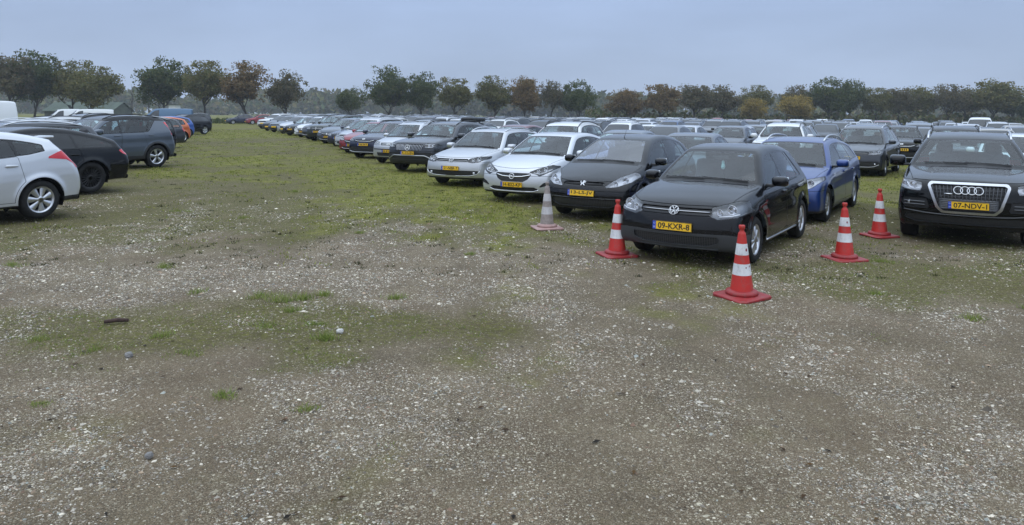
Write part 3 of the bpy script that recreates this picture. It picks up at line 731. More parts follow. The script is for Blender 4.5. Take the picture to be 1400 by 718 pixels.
def wheel_meshes(P, lod):
    """returns list of (name, V, F, mat) in wheel space, outward +y, centre origin"""
    R, Rr, w = P['wr'], P['rim'], P.get('tyre_w', .20)
    n = {0: 44, 1: 28, 2: 16}[lod]
    h = w/2
    prof = [(Rr-.012, -h+.02), (Rr, -h+.005), (Rr+.02, -h), (R-.035, -h-.004), (R-.010, -h+.018), (R, -h+.04), (R, h-.04), (R-.010, h-.018), (R-.035, h+.004), (Rr+.02, h), (Rr, h-.005), (Rr-.012, h-.02)]
    if lod == 2: prof = [prof[i] for i in (1, 3, 5, 6, 8, 10)]
    out = [('tyre', *lathe(prof, n), 'tyre')]
    st = P.get('rim_style', 'cover7')
    yo = h-.018
    rim = [lathe([(Rr-.05, -h+.03), (Rr-.035, yo-.02), (Rr-.018, yo), (Rr+.004, yo+.012), (Rr+.008, yo+.004)], n)]
    back = lathe([(.0, -.03), (Rr-.03, -.03)], n)
    if st == 'cover7':
        rim += spoke_set(P.get('nsp', 7), .045, Rr-.02, .045, .125 if P.get('nsp', 7) < 9 else .07, yo+.004, yo-.012, thick=.018)
        rim.append(lathe([(.0, yo+.008), (.05, yo+.006), (.06, yo-.012)], 16))
    elif st == 'multi':
        rim += spoke_set(P.get('nsp', 20), .05, Rr-.02, .016, .018, yo-.012, yo-.004, thick=.03)
        rim.append(lathe([(.0, yo-.004), (.055, yo-.006), (.07, yo-.03)], 16))
    elif st == 'twin5':
        for ph in (-.17, .17): rim += spoke_set(5, .05, Rr-.02, .034, .036, yo-.02, yo-.004, phase=ph+.3, thick=.03, twist=ph*.5)
        rim.append(lathe([(.0, yo-.012), (.06, yo-.014), (.075, yo-.04)], 16))
    else:
        rim += spoke_set(5, .045, Rr-.02, .06, .10, yo-.02, yo-.004, phase=.3, thick=.03)
        rim.append(lathe([(.0, yo-.01), (.06, yo-.012), (.075, yo-.04)], 16))
    V, F = joinm(rim)
    out.append(('rim', V, F, P.get('rim_mat', 'rim_silver')))
    V, F = joinm([back]); out.append(('backing_disc', V, F, 'dark_metal'))  # flat dark disc closing the rim behind the spokes
    return out

# ------------------------------------------------------------------ lettering and emblems
_txt = {}
def text_mesh(txt, size=1.0):
    if txt in _txt: return _txt[txt]
    cu = bpy.data.curves.new('lettering', 'FONT'); cu.body = txt; cu.resolution_u = 3
    cu.offset = .018; cu.extrude = .01
    o = bpy.data.objects.new('lettering', cu); COL.objects.link(o)
    bpy.context.view_layer.update()
    me = bpy.data.meshes.new_from_object(o.evaluated_get(bpy.context.evaluated_depsgraph_get()))
    bpy.data.objects.remove(o); bpy.data.curves.remove(cu)
    me.name = 'plate_text'
    co = np.zeros(len(me.vertices)*3, np.float32); me.vertices.foreach_get('co', co); co = co.reshape(-1, 3)
    a, b = co.min(0), co.max(0)
    co = (co-(a+b)/2)
    _txt[txt] = (me, co, b-a)
    return _txt[txt]

def number_plate(parent, txt, x, z, tilt=0.0, w=.52, h=.11, y=0.0):
    """yellow plate facing +x"""
    o = link('number_plate', mk_mesh('number_plate', *rbox((0, 0, 0), (.012, w, h), .005), MAT['plate_yellow'], smooth=False), parent)
    o.location = (x+.012, y, z); o.rotation_euler = (0, -tilt, 0)
    s = link('plate_strip', mk_mesh('plate_strip', *rbox((.0065, -w/2+.026, 0), (.004, .044, h-.008), .0015), MAT['plate_blue'], smooth=False), o)
    k = [rbox((.0066, 0, sg*(h/2-.003)), (.003, w, .005), .001) for sg in (-1, 1)]+[rbox((.0066, sg*(w/2-.003), 0), (.003, .005, h), .001) for sg in (-1, 1)]
    link('plate_border', mk_mesh('plate_border', *joinm(k), MAT['black_ink'], smooth=False), o)
    st = [rbox((.0088, -w/2+.026+.009*math.cos(a), .022+.009*math.sin(a)), (.0015, .004, .004), .0005, 1) for a in np.arange(8)*math.pi/4]
    st += [rbox((.0088, -w/2+.019, -.025), (.0015, .004, .022), .0005, 1), rbox((.0088, -w/2+.033, -.025), (.0015, .004, .022), .0005, 1),]
    link('strip_print', mk_mesh('strip_print', *joinm(st), MAT['white_ink'], smooth=False), o)
    if txt:
        me, co, dim = text_mesh(txt)
        me2 = me.copy(); sx = (w-.052-.05)/dim[0]; sy = .074/dim[1]
        V = np.stack([.0072+(co[:, 2]+.01)*.06, co[:, 0]*sx+.024, co[:, 1]*sy], 1).astype(np.float32)
        me2.vertices.foreach_set('co', V.ravel()); me2.materials.clear(); me2.materials.append(MAT['black_ink']); me2.update()
        link('plate_text', me2, o)
    else:
        k = [rbox((.0075, -w/2+.075+.075*i, 0), (.003, .042, .068), .001, 1) for i in range(6)]
        link('plate_marks', mk_mesh('plate_marks', *joinm(k), MAT['black_ink'], smooth=False), o)
    return o

def ring(r, t, n=28, x=0.0, cy=0.0, cz=0.0):
    V, F = lathe([(r-t, 0), (r-t*.7, .004), (r-t*.3, .004), (r, 0)], n, 'x')
    return V+np.array([x, cy, cz]), F
def bar(p, q, w, x0=0.0, x1=.004, w2=None):
    p = np.array(p, float); q = np.array(q, float); d = q-p; d /= np.linalg.norm(d); nrm = np.array([-d[1], d[0]]); w2 = w if w2 is None else w2
    return prism([p-nrm*w/2, q-nrm*w2/2, q+nrm*w2/2, p+nrm*w/2], x0, x1)
def emblem(kind, r):
    """list of (V,F,mat) in x (out), y, z"""
    if kind == 'vw':
        o = [ring(r, r*.10)]
        t = r*.12
        def B(a, b): o.append(bar((a[0]*r, a[1]*r), (b[0]*r, b[1]*r), t))
        B((-.40, .84), (-.03, .16)); B((.40, .84), (.03, .16)); B((-.06, .20), (.06, .20))
        B((-.80, .46), (-.37, -.78)); B((.80, .46), (.37, -.78)); B((-.37, -.80), (0, .0)); B((.37, -.80), (0, .0))
        disc = lathe([(0, -.004), (r*.95, -.004)], 24, 'x')
        return [(*joinm(o), 'badge_silver'), (*joinm([disc]), 'badge_dark')]
    if kind == 'rings':
        o = [ring(r, r*.17, cy=(i-1.5)*r*1.38, x=.003*(i % 2)) for i in range(4)]
        return [(*joinm(o), 'badge_silver')]
    if kind == 'star':
        o = [ring(r, r*.14)]
        for a in (90, 210, 330):
            a = math.radians(a); o.append(bar((0, 0), (r*.92*math.cos(a), r*.92*math.sin(a)), r*.34, w2=r*.05))
        return [(*joinm(o), 'badge_silver')]
    if kind == 'bolt':
        o = [ring(r, r*.2)]
        o.append(bar((-r*1.05, r*.12), (r*.28, r*.16), r*.2)); o.append(bar((r*.28, r*.16), (-r*.28, -r*.14), r*.16)); o.append(bar((-r*.28, -r*.14), (r*1.05, -r*.10), r*.2))
        return [(*joinm(o), 'badge_silver')]
    if kind == 'lion':
        L = [[(-.15, .9), (.35, 1.0), (.45, .72), (.25, .5), (-.1, .55)], [(-.1, .6), (.3, .55), (.25, .1), (.35, -.25), (-.05, -.3), (-.25, .1)],
             [(.2, .45), (.75, .75), (.85, .6), (.3, .28)], [(.22, .2), (.8, .25), (.8, .08), (.26, .02)], [(-.05, -.25), (.35, -.2), (.7, -.75), (.95, -.85), (.9, -.98), (.5, -.95), (.1, -.5)],
             [(-.25, .1), (.0, -.3), (-.2, -.6), (-.1, -1.0), (-.45, -1.0), (-.5, -.55)], [(-.28, .0), (-.45, .1), (-.8, .6), (-.65, .85), (-.9, .7), (-1.0, .5), (-.6, -.1), (-.35, -.2)]]
        return [(*joinm([prism(np.array(q)*r, 0, .004) for q in L]), 'badge_silver')]
    if kind == 'oval':
        V, F = joinm([ring(r, r*.3), lathe([(0, .002), (r*.8, .002)], 20, 'x')]); V = V*np.array([1, 1.5, .8])
        return [(V, F, 'badge_silver')]
    if kind == 'diamond':
        q = [(0, 1.2), (.62, 0), (0, -1.2), (-.62, 0)]
        o = [bar(np.array(q[i])*r, np.array(q[(i+1) % 4])*r, r*.28) for i in range(4)]
        return [(*joinm(o), 'badge_silver')]
    V, F = joinm([lathe([(0, .004), (r*.7, .004), (r, 0)], 20, 'x')])
    return [(V, F, 'badge_silver')]

# ------------------------------------------------------------------ the car builder
def seat_mesh(x, y, zf, s=1.0, bench=False):
    wd = 1.18 if bench else .50
    o = [rbox((x+.02, y, zf+.28), (.50, wd, .16), .06)]
    def lean(V, sz): V = V.copy(); V[:, 0] -= (V[:, 2]+sz[2])*.30; return V
    o.append(rbox((x-.24, y, zf+.62), (.14, wd*.94, .62), .06, taper=lean))
    for hy in ((-.38, .38) if bench else (0,)):
        o.append(rbox((x-.50, y+hy, zf+1.0), (.10, .26, .17), .05))
    return joinm(o)

def build_car(P, lod=0, name='hatchback_car'):
    """lod 0 near, 1 middle distance: root Empty with parts;  lod 2: one joined mesh"""
    d = {0: (.036, .026, .026), 1: (.055, .04, .04), 2: (.10, .075, .07)}[lod]
    sh = Shell(P, d); S = sh.sh; H = S.poly[:, 1].max()
    fa, ra, wr, R = S.fa, S.ra, P['wr'], P['arch']
    zlow = P['side'][0][1]
    ptab = lambda key, x: np.interp(x, [a[0] for a in P[key]], [a[1] for a in P[key]])
    # underside and wheel arches away
    sh.p['body'] = sh.p['body'][~((sh.N[sh.p['body']][:, :, 2].mean(1) < -.85) & (sh.V[sh.p['body']][:, :, 2].max(1) < zlow+.06))]
    for ax in (fa, ra):
        sh.take('body', None, lambda c: np.maximum(np.hypot(c['x']-ax, c['z']-wr)-R, .42-c['ay']))
    # side glass
    D = P['dlo']; fB, fC = P['pil']
    def gdlo(c, m=0.0):
        rear = D['xr']+D.get('rs', 0)*(c['z']-c['zb'])-c['x']
        g = np.maximum(np.maximum(c['S']+D.get('rail', .075), c['zb']+D.get('lift', .012)-c['z']), rear*.85)
        if 'xf' in D: g = np.maximum(g, c['x']-D['xf']-D.get('fs', 0)*(c['z']-c['zb']))
        if 'poly' in D: g = np.maximum(g, polysdf(D['poly'], c['x'], c['z'], D.get('rr', .03)))
        return np.maximum(g, .30-c['ay'])+m
    sh.take('body', 'window_surround', lambda c: gdlo(c))
    pb, pc = D.get('bs', -.12), D.get('cs', .25)
    zr = lambda c: c['z']-c['zb']
    hw = .032
    def pill(c, x0, sl): return c['x']-(x0+sl*zr(c))
    m = .02
    sh.take('window_surround', 'front_side_window', lambda c: np.maximum(gdlo(c, m), hw-pill(c, fB, pb)))
    sh.take('window_surround', 'rear_side_window', lambda c: np.maximum(np.maximum(gdlo(c, m), pill(c, fB, pb)+hw), hw-pill(c, fC, pc)))
    sh.take('window_surround', 'quarter_window', lambda c: np.maximum(gdlo(c, m), pill(c, fC, pc)+hw*.7))
    # windscreen, rear window
    zc, zh = P['ws']; ap = P.get('ap', .055)
    gws = lambda c: np.maximum.reduce([(c['ay']-(c['w']-ap))*.9, zc-c['zs'], (c['zs']-zh), P.get('wsx', -.3)-c['x']])
    sh.take('body', 'windscreen_border', gws)
    sh.take('windscreen_border', 'windscreen', lambda c: gws(c)+.025)
    if P.get('rw'):
        z0, z1 = P['rw']
        grw = lambda c: np.maximum.reduce([(c['ay']-(c['w']-.10))*.9, z0-c['zs'], c['zs']-z1, c['x']-P.get('rwx', S.xr*.55)])
        sh.take('body', 'rear_window_border', grw)
        sh.take('rear_window_border', 'rear_window', lambda c: grw(c)+.03)
    if lod < 2:
        hx0 = P['hood'][0]
        sh.take('body', 'cowl_panel', lambda c: np.maximum.reduce([c['xs']-hx0-.012, zc-.09-c['zs'], c['zs']-zc-.004, c['ay']-(c['w']-ap-.045), .3-c['x']]))
    # fascia
    offs, mats, skirts, lr = {}, {}, {}, set()
    for e in P.get('face', []):
        if lod == 2 and e.get('lod', 2) < 2: continue
        def g(c, e=e):
            v = polysdf(e['poly'], c['ay'], c['z'], e.get('r', .012))
            return np.maximum(v, e.get('xmin', fa+.15)-c['x'])
        sh.take(e.get('src', 'body'), e['n'], g)
        offs[e['n']] = e.get('off', 0); mats[e['n']] = e['m']; skirts[e['n']] = abs(e.get('off', 0)) > .001
        if e.get('lr'): lr.add(e['n'])
    if lod < 2 and 'headlight' in sh.p:
        for e in P['face']:
            if e['n'] == 'headlight':
                sh.take('headlight', '_lens', lambda c, e=e: polysdf(e['poly'], c['ay'], c['z'], e.get('r', .012))+.008)
        sh.p['headlight_seal'] = sh.p['headlight']; sh.p['headlight'] = sh.p.pop('_lens'); mats['headlight_seal'] = 'trim_black'; offs['headlight_seal'] = -.002; lr.add('headlight_seal')
    for e in P.get('flank', []):
        def g(c, e=e):
            v = polysdf(e['poly'], c['x'], c['z'], e.get('r', .012))
            return np.maximum(v, e.get('ymin', .45)-c['ay'])
        sh.take(e.get('src', 'body'), e['n'], g)
        offs[e['n']] = e.get('off', 0); mats[e['n']] = e['m']; skirts[e['n']] = abs(e.get('off', 0)) > .001
        lr.add(e['n'])
    if P.get('clad'):
        cl = P['clad']
        sh.take('body', 'cladding', lambda c: np.minimum.reduce([c['z']-cl[0], np.maximum(np.hypot(c['x']-fa, c['z']-wr)-R-cl[1], .5-c['ay']), np.maximum(np.hypot(c['x']-ra, c['z']-wr)-R-cl[1], .5-c['ay'])]))
        mats['cladding'] = 'trim_black'
    else:
        sh.take('body', 'sill_trim', lambda c: c['z']-(zlow+.055)); mats['sill_trim'] = 'trim_black'
    if P.get('roofz'):
        sh.take('body', 'roof', lambda c: P['roofz']-c['zs']); mats['roof'] = P['roofmat']
    # panels
    if lod < 2:
        hx, hz = P['hood']           # rear edge x, front edge z
        hw_ = P.get('hoodw', .13)
        sh.panel('body', 'bonnet', lambda c: np.maximum.reduce([hz+P.get('hoodc', .10)*c['ay']**2-c['z'], c['ay']-(P['width']/2-hw_-.10*np.clip((c['x']-fa)/.8, -.3, 1.2)), hx-c['xs'], -c['S']-.04]))
        xA, xB, xC2 = P['doors']
        zbx = lambda c: c['zb']+D.get('lift', .012)
        zd = zlow+.10
        def gd(c, x0, x1, s0, s1):
            z = c['z']-.6
            return np.maximum.reduce([c['x']-(x0+s0*z), (x1+s1*z)-c['x'], zd-c['z'], c['z']-zbx(c)+.002, np.hypot(c['x']-ra, c['z']-wr)*-1+R+.035, .45-c['ay']])
        sh.panel('body', 'front_door', lambda c: gd(c, xA, xB+.004, .02, -.06))
        sh.panel('body', 'rear_door', lambda c: gd(c, xB-.004, xC2, -.06, .25))
        if P.get('bump'):
            zt, xb = P['bump']
            sh.panel('body', 'front_bumper', lambda c: np.maximum.reduce([c['z']-zt-.0*c['ay'], (fa+R*.75)-c['x']]))
        if P.get('rbump'):
            sh.panel('body', 'rear_bumper', lambda c: np.maximum.reduce([c['z']-P['rbump'], c['x']-(ra-R*.75)]))
        lr |= {'front_door', 'rear_door'}
    lr |= {'front_side_window', 'rear_side_window', 'quarter_window', 'window_surround'}
    base = dict(body='paint', cowl_panel='trim_black', bonnet='paint', front_door='paint', rear_door='paint', front_bumper='paint', rear_bumper='paint', shut_line='shut', window_surround=P.get('sur', 'gloss_black'),
                front_side_window='side_glass', rear_side_window=P.get('priv', 'side_glass'), quarter_window=P.get('priv', 'side_glass'), windscreen='windscreen',
                windscreen_border='gloss_black', rear_window='rear_glass', rear_window_border='gloss_black')
    base.update(mats)
    offs.update(dict(shut_line=-.006, windscreen=-.002, windscreen_border=-.002, window_surround=-.003, front_side_window=-.005, rear_side_window=-.005, quarter_window=-.005))
    if lod == 2: base.update(windscreen='far_glass', front_side_window='far_glass', rear_side_window='far_glass', quarter_window='far_glass', rear_window='far_glass')
    extras = []                      # (name, V, F, mat) simple parts
    T = P.get('track', P['width']/2-.03)
    # arch liners
    for ax in (fa, ra):
        for sg in (-1, 1):
            V, F = lathe([(R+.002, .40), (R+.002, P['width']/2-.04)], 20 if lod == 0 else 12, 'y', -.35, math.pi+.35)
            if lod < 2: V, F = joinm([(V, F), lathe([(R+.002, .40), (0.0, .40)], 16, 'y', -.6, math.pi+.6)])
            extras.append(('wheel_arch_liner', V*np.array([1, sg, 1])+np.array([ax, 0, wr]), F, 'underbody'))
    extras.append(('underbody', *joinm([rbox(((S.xf+S.xr)/2, 0, zlow+.09), (S.xf-S.xr-.8, 2*.42, .14), .04, 1), rbox((0, 0, zlow+.07), (P['wb']-2*R-.06, P['width']-.28, .10), .03, 1),
                   rbox((S.xr+.32, 0, zlow+.10), (.5, P['width']-.4, .1), .03, 1), rbox((S.xf-.50, 0, zlow+.09), (.40, P['width']-.75, .1), .03, 1)]), 'underbody'))
    # mirrors
    mx, mz = P['mir']; yw = float(S.sidey(np.array([mx]), np.array([mz-.03]))[0])
    mp = []
    for sg in (-1, 1):
        ms = P.get('mirs', (.17, .21, .145))
        def tp(V, s): V = V.copy(); f = np.clip(V[:, 0]/s[0], 0, 1); V[:, 1] *= 1-.18*f; V[:, 2] *= 1-.30*f; V[:, 2] -= V[:, 1]*sg*-.04*0; return V
        V, F = rbox((0, 0, 0), ms, .055, 3 if lod == 0 else 1, taper=tp)
        V = V+np.array([mx, sg*(yw+.05+ms[1]/2), mz+.035])
        mp.append((sg, V, F))
        if lod == 0:
            extras.append(('mirror_stalk', *joinm([rbox((mx+.01, sg*(yw+.03), mz-.025), (.09, .12, .04), .015)]), 'trim_black'))
            extras.append(('mirror_glass', *joinm([rbox((mx-ms[0]/2-.001, sg*(yw+.05+ms[1]/2), mz+.035), (.006, ms[1]*.86, ms[2]*.8), .002, 1)]), 'mirror_glass'))
    for sg, V, F in mp: extras.append(('wing_mirror', *joinm([(V, F)]), P.get('mirmat', 'paint')))
    # door handles
    if lod < 2:
        for hxp in P['hnd']:
            for sg in (-1, 1):
                hz = P.get('hz', .86); yy = float(S.sidey(np.array([hxp]), np.array([hz]))[0])
                extras.append(('door_handle', *joinm([rbox((hxp, sg*(yy+.014), hz), (.19, .024, .032), .011), rbox((hxp+.02, sg*(yy-.002), hz-.004), (.13, .012, .055), .004, 1)]), P.get('hndmat', 'paint')))
    if P.get('moulding') and lod == 0:
        x0, x1, mz_ = P['moulding']; xs = np.linspace(x0, x1, 16); yy = S.sidey(xs, np.full(16, mz_))
        for sg in (-1, 1): extras.append(('sill_moulding', *tube(np.c_[xs, sg*(yy+.004), np.full(16, mz_)], .012, 6), 'chrome_satin'))
    # roof rails / bars / aerial
    if P.get('rails'):
        x0, x1, yr, hgt = P['rails']
        for sg in (-1, 1):
            xs = np.linspace(x0, x1, 14); zz = S.top(xs, np.full(14, yr)); lift = hgt*np.sin(np.clip((np.arange(14))/2.2, 0, math.pi/2))*np.sin(np.clip((13-np.arange(14))/2.2, 0, math.pi/2))
            extras.append(('roof_rail', *tube(np.c_[xs, np.full(14, sg*yr), zz+lift], .017, 8 if lod == 0 else 5), P.get('railmat', 'rail_silver')))
    if P.get('aerial') and lod == 0:
        ax_ = P['aerial']; z = float(S.top(np.array([ax_]), np.array([0.]))[0])
        extras.append(('aerial', *joinm([tube([(ax_, 0, z-.01), (ax_-.02, 0, z+.03), (ax_-.13, 0, z+.17)], [.012, .006, .003], 6)]), 'trim_black'))
    # wipers
    if lod == 0:
        for (ya, yb, s_) in ((-.62, -.02, 0), (-.05, .58, 1)):
            ys = np.linspace(ya, yb, 14); zz = zc+.004+.016*np.linspace(1, 0, 14)-S.crown*ys*ys
            xx = S.front(ys, zz)
            extras.append(('wiper', *joinm([tube(np.c_[xx+.010, ys, zz+.006], .0055, 5), tube(np.c_[xx[6:]+.02, ys[6:], zz[6:]+.006], .008, 5)]), 'trim_black'))
    # lamp interiors
    for L in P.get('lamps', []):
        if lod == 2: break
        pn = L['n']
        for sg in (-1, 1):
            q = sh.get(pn, -.05, True, sg)
            if q is None: continue
            V, F, _ = q
            extras.append(('lamp_housing', V, F, L.get('m', 'lamp_housing'), pn, sg))
            bowls = []
            for (by, bz, br) in L['bowls']:
                xx = float(S.front(np.array([by]), np.array([bz]))[0])-.012
                V, F = lathe([(br, 0), (br*.96, .004), (br*.88, -.004), (br*.7, -.03), (br*.35, -.042), (0, -.045)], 20, 'x')
                ang = -math.radians(L.get('yaw', 14))*0
                bowls.append((V+np.array([xx, sg*by, bz]), F))
                V, F = lathe([(0, -.012), (br*.22, -.016), (br*.25, -.045)], 10, 'x'); bowls.append((V+np.array([xx, sg*by, bz]), F))
            if bowls: extras.append(('lamp_reflector', *joinm(bowls), 'chrome_bright', pn, sg))
            for dr in L.get('drl', []):
                yy = np.array([p[0] for p in dr]); zz = np.array([p[1] for p in dr]); xx = S.front(yy, zz)
                extras.append(('light_strip', *tube(np.c_[xx-.012, sg*yy, zz], .009, 6), 'lamp_white', pn, sg))
    # bars on the front: chrome strips, slats
    for B in P.get('bars', []):
        if lod == 2 and not B.get('far'): continue
        yy = np.array([p[0] for p in B['p']], float); zz = np.array([p[1] for p in B['p']], float)
        if B.get('sub', True):
            t = np.linspace(0, len(yy)-1, max(12, len(yy))); yy = np.interp(t, np.arange(len(yy)), yy); zz = np.interp(t, np.arange(len(zz)), zz)
        for sg in ((-1, 1) if B.get('both') else (1,)):
            xx = S.front(yy*sg, zz)+B.get('off', 0.0)
            extras.append((B['n'], *tube(np.c_[xx, yy*sg, zz], B.get('t', .008), 6), B['m']))
    for e in P.get('emb', []):
        if lod == 2: break
        yy, zz = e.get('y', 0.0), e['z']
        x1 = float(S.front(np.array([yy]), np.array([zz]))[0]); x2 = float(S.front(np.array([yy]), np.array([zz+.03]))[0])
        tl = math.atan2(x2-x1, .03)
        for V, F, mt in emblem(e['k'], e['r']):
            c, s_ = math.cos(tl), math.sin(tl)
            V = np.c_[V[:, 0]*c+V[:, 2]*s_, V[:, 1], -V[:, 0]*s_+V[:, 2]*c]+np.array([x1+e.get('off', .008), yy, zz])
            extras.append(('badge', V, F, mt))
    # cabin
    if lod < 2:
        zf = zlow+.10; sx = P.get('seatx', .02)
        for sg in (-1, 1): extras.append(('seat', *seat_mesh(sx, sg*.37, zf), 'seat_fabric'))
        extras.append(('rear_bench', *seat_mesh(sx-.90, 0, zf, bench=True), 'seat_fabric'))
        cx = P['cowlx']
        zb = float(np.interp(cx-.3, [b[0] for b in P['belt']], [b[1] for b in P['belt']]))
        hwid = P['width']-.30
        extras.append(('dashboard', *joinm([rbox((cx-.22, 0, zb-.20), (.62, hwid, .30), .10), rbox((cx-.35, .36, zb-.05), (.22, .40, .10), .05)]), 'dash'))
        a = np.linspace(0, 2*math.pi, 25)[:-1]
        V, F = lathe([(.18+.014*math.cos(t), .014*math.sin(t)) for t in np.linspace(0, 2*math.pi, 7)], 24, 'x')
        V2, F2 = joinm([rbox((0, 0, 0), (.03, .34, .05), .012), rbox((0, 0, -.07), (.03, .05, .15), .012)])
        V, F = joinm([(V, F), (V2, F2)]); c, s_ = math.cos(.42), math.sin(.42)
        V = np.c_[V[:, 0]*c-V[:, 2]*s_, V[:, 1], V[:, 0]*s_+V[:, 2]*c]+np.array([cx-.60, .36, zb-.04])
        extras.append(('steering_wheel', V, F, 'dash'))
        extras.append(('cabin_floor', *joinm([rbox(((cx+S.xr)/2+.2, 0, zlow+.16), (cx-S.xr-.5, P['width']-.25, .05), .02, 1)]), 'dash'))
        zt = H-.13; wx = float(S.front(np.array([0.]), np.array([zt-.05]))[0])
        extras.append(('interior_mirror', *joinm([rbox((wx-.17, 0, zt-.06), (.03, .24, .065), .015), tube([(wx-.165, 0, zt-.04), (wx-.165, 0, zt+.015)], .010, 6)]), 'trim_black'))
        # lining of the shell
        fs = [sh.p[k] for k in ('body', 'front_door', 'rear_door') if k in sh.p]
        F = np.concatenate(fs); zz = sh.V[F][:, :, 2].min(1); xm = sh.V[F][:, :, 0]
        F = F[(zz > .52) & (xm.max(1) < cx-.05) & (xm.min(1) > S.xr+.12)]
        V, F, N = compact(sh.V, F, sh.N)
        extras.append(('cabin_lining', V-N*.02, F[:, ::-1], 'lining'))
    extras += [(e[0], *e[1](S), e[2]) for e in P.get('extra', []) if lod < 2 or e[0] in ('roof_box', 'light_bar')]
    wm = wheel_meshes(P, lod)
    wheels = [(fa, 1), (fa, -1), (ra, 1), (ra, -1)]

    if lod == 2:                      # everything in one mesh with material slots
        ms, Vs, Fs, MI, o = ['paint'], [], [], [], 0
        def add(V, F, m):
            nonlocal o
            if F.shape[1] == 4: F = np.concatenate([F[:, [0, 1, 2]], F[:, [0, 2, 3]]])
            if m not in ms: ms.append(m)
            Vs.append(V); Fs.append(F+o); MI.append(np.full(len(F), ms.index(m))); o += len(V)
        for k in list(sh.p):
            q = sh.get(k, offs.get(k, 0))
            if q is not None: add(q[0], q[1], base.get(k, 'paint'))
        for e in extras: add(np.asarray(e[1]), np.asarray(e[2]), e[3])
        for nm, V, F, m in wm:
            for ax, sg in wheels: add(V*np.array([sg, sg, 1])+np.array([ax, sg*(T-P.get('tyre_w', .2)/2), wr]), np.asarray(F), m)
        if P.get('plate'):
            pz = P['plate'][1]; xx = float(S.front(np.array([0.]), np.array([pz]))[0])
            add(*rbox((xx+.01, 0, pz), (.02, .52, .11), .004, 1), 'plate_yellow')
        me = mk_mesh(name, np.concatenate(Vs), np.concatenate(Fs), [MAT[m] for m in ms], mi=np.concatenate(MI))
        return me
    root = bpy.data.objects.new(name, None); COL.objects.link(root); root.empty_display_size = .3
    objs = {}
    def part(nm, V, F, m, parent=None, N=None, smooth=True):
        return link(nm, mk_mesh(nm, V, F, MAT[m], N=N, smooth=smooth), parent or root)
    order = ['body']+[k for k in sh.p if k != 'body']
    for k in order:
        for sd in ((1, -1) if k in lr else (0,)):
            q = sh.get(k, offs.get(k, 0), skirts.get(k, False), sd)
            if q is None: continue
            nm = {'front_door': 'door', 'rear_door': 'door', 'front_side_window': 'side_window', 'rear_side_window': 'side_window'}.get(k, k)
            par = root
            if k == 'windscreen': par = objs.get(('windscreen_border', 0), root)
            objs[(k, sd)] = part(nm, q[0], q[1], base.get(k, 'paint'), par, N=q[2])
    for e in extras:
        par = root
        if len(e) > 4: par = objs.get((e[4], e[5]), root)
        if e[0] == 'door_handle':
            cx_, cy_ = e[1][:, 0].mean(), e[1][:, 1].mean()
            par = objs.get(('front_door' if cx_ > P['doors'][1] else 'rear_door', 1 if cy_ > 0 else -1), root)
        part(e[0], np.asarray(e[1]), np.asarray(e[2]), e[3], par, smooth=True)
    wmesh = [(nm, mk_mesh(nm, V, F, MAT[m])) for nm, V, F, m in wm]
    for ax, sg in wheels:
        w = bpy.data.objects.new('wheel', None); COL.objects.link(w); w.parent = root; w.empty_display_size = .1
        w.location = (ax, sg*(T-P.get('tyre_w', .2)/2), wr); w.rotation_euler = (0, P.get('wrot', .4)*(1+ax), 0 if sg > 0 else math.pi)
        for nm, me in wmesh: link(nm, me, w)
    if P.get('plate'):
        txt, pz = P['plate'][:2]
        x1 = float(S.front(np.array([0.]), np.array([pz-.04]))[0]); x2 = float(S.front(np.array([0.]), np.array([pz+.04]))[0])
        number_plate(root, txt, max(x1, x2)+P.get('plateoff', .0), pz, tilt=-math.atan2(x2-x1, .08)*.7, y=P['plate'][2] if len(P['plate']) > 2 else 0)
    return root
# ------------------------------------------------------------------ the cars: side profiles, glass lines, faces
SPEC = {}
def spec(key, base=None, **kw):
    d = dict(SPEC[base]) if base else {}
    d.update(kw); SPEC[key] = d
def lamp_poly(n, poly, **kw): return dict(n=n, m='lamp_lens', poly=poly, r=kw.get('r', .012), xmin=kw.get('xmin', 1.3), lr=1)
def dark(n, poly, m='gloss_black', off=-.02, src='body', r=.006, **kw): return dict(n=n, m=m, poly=poly, r=r, off=off, src=src, **kw)

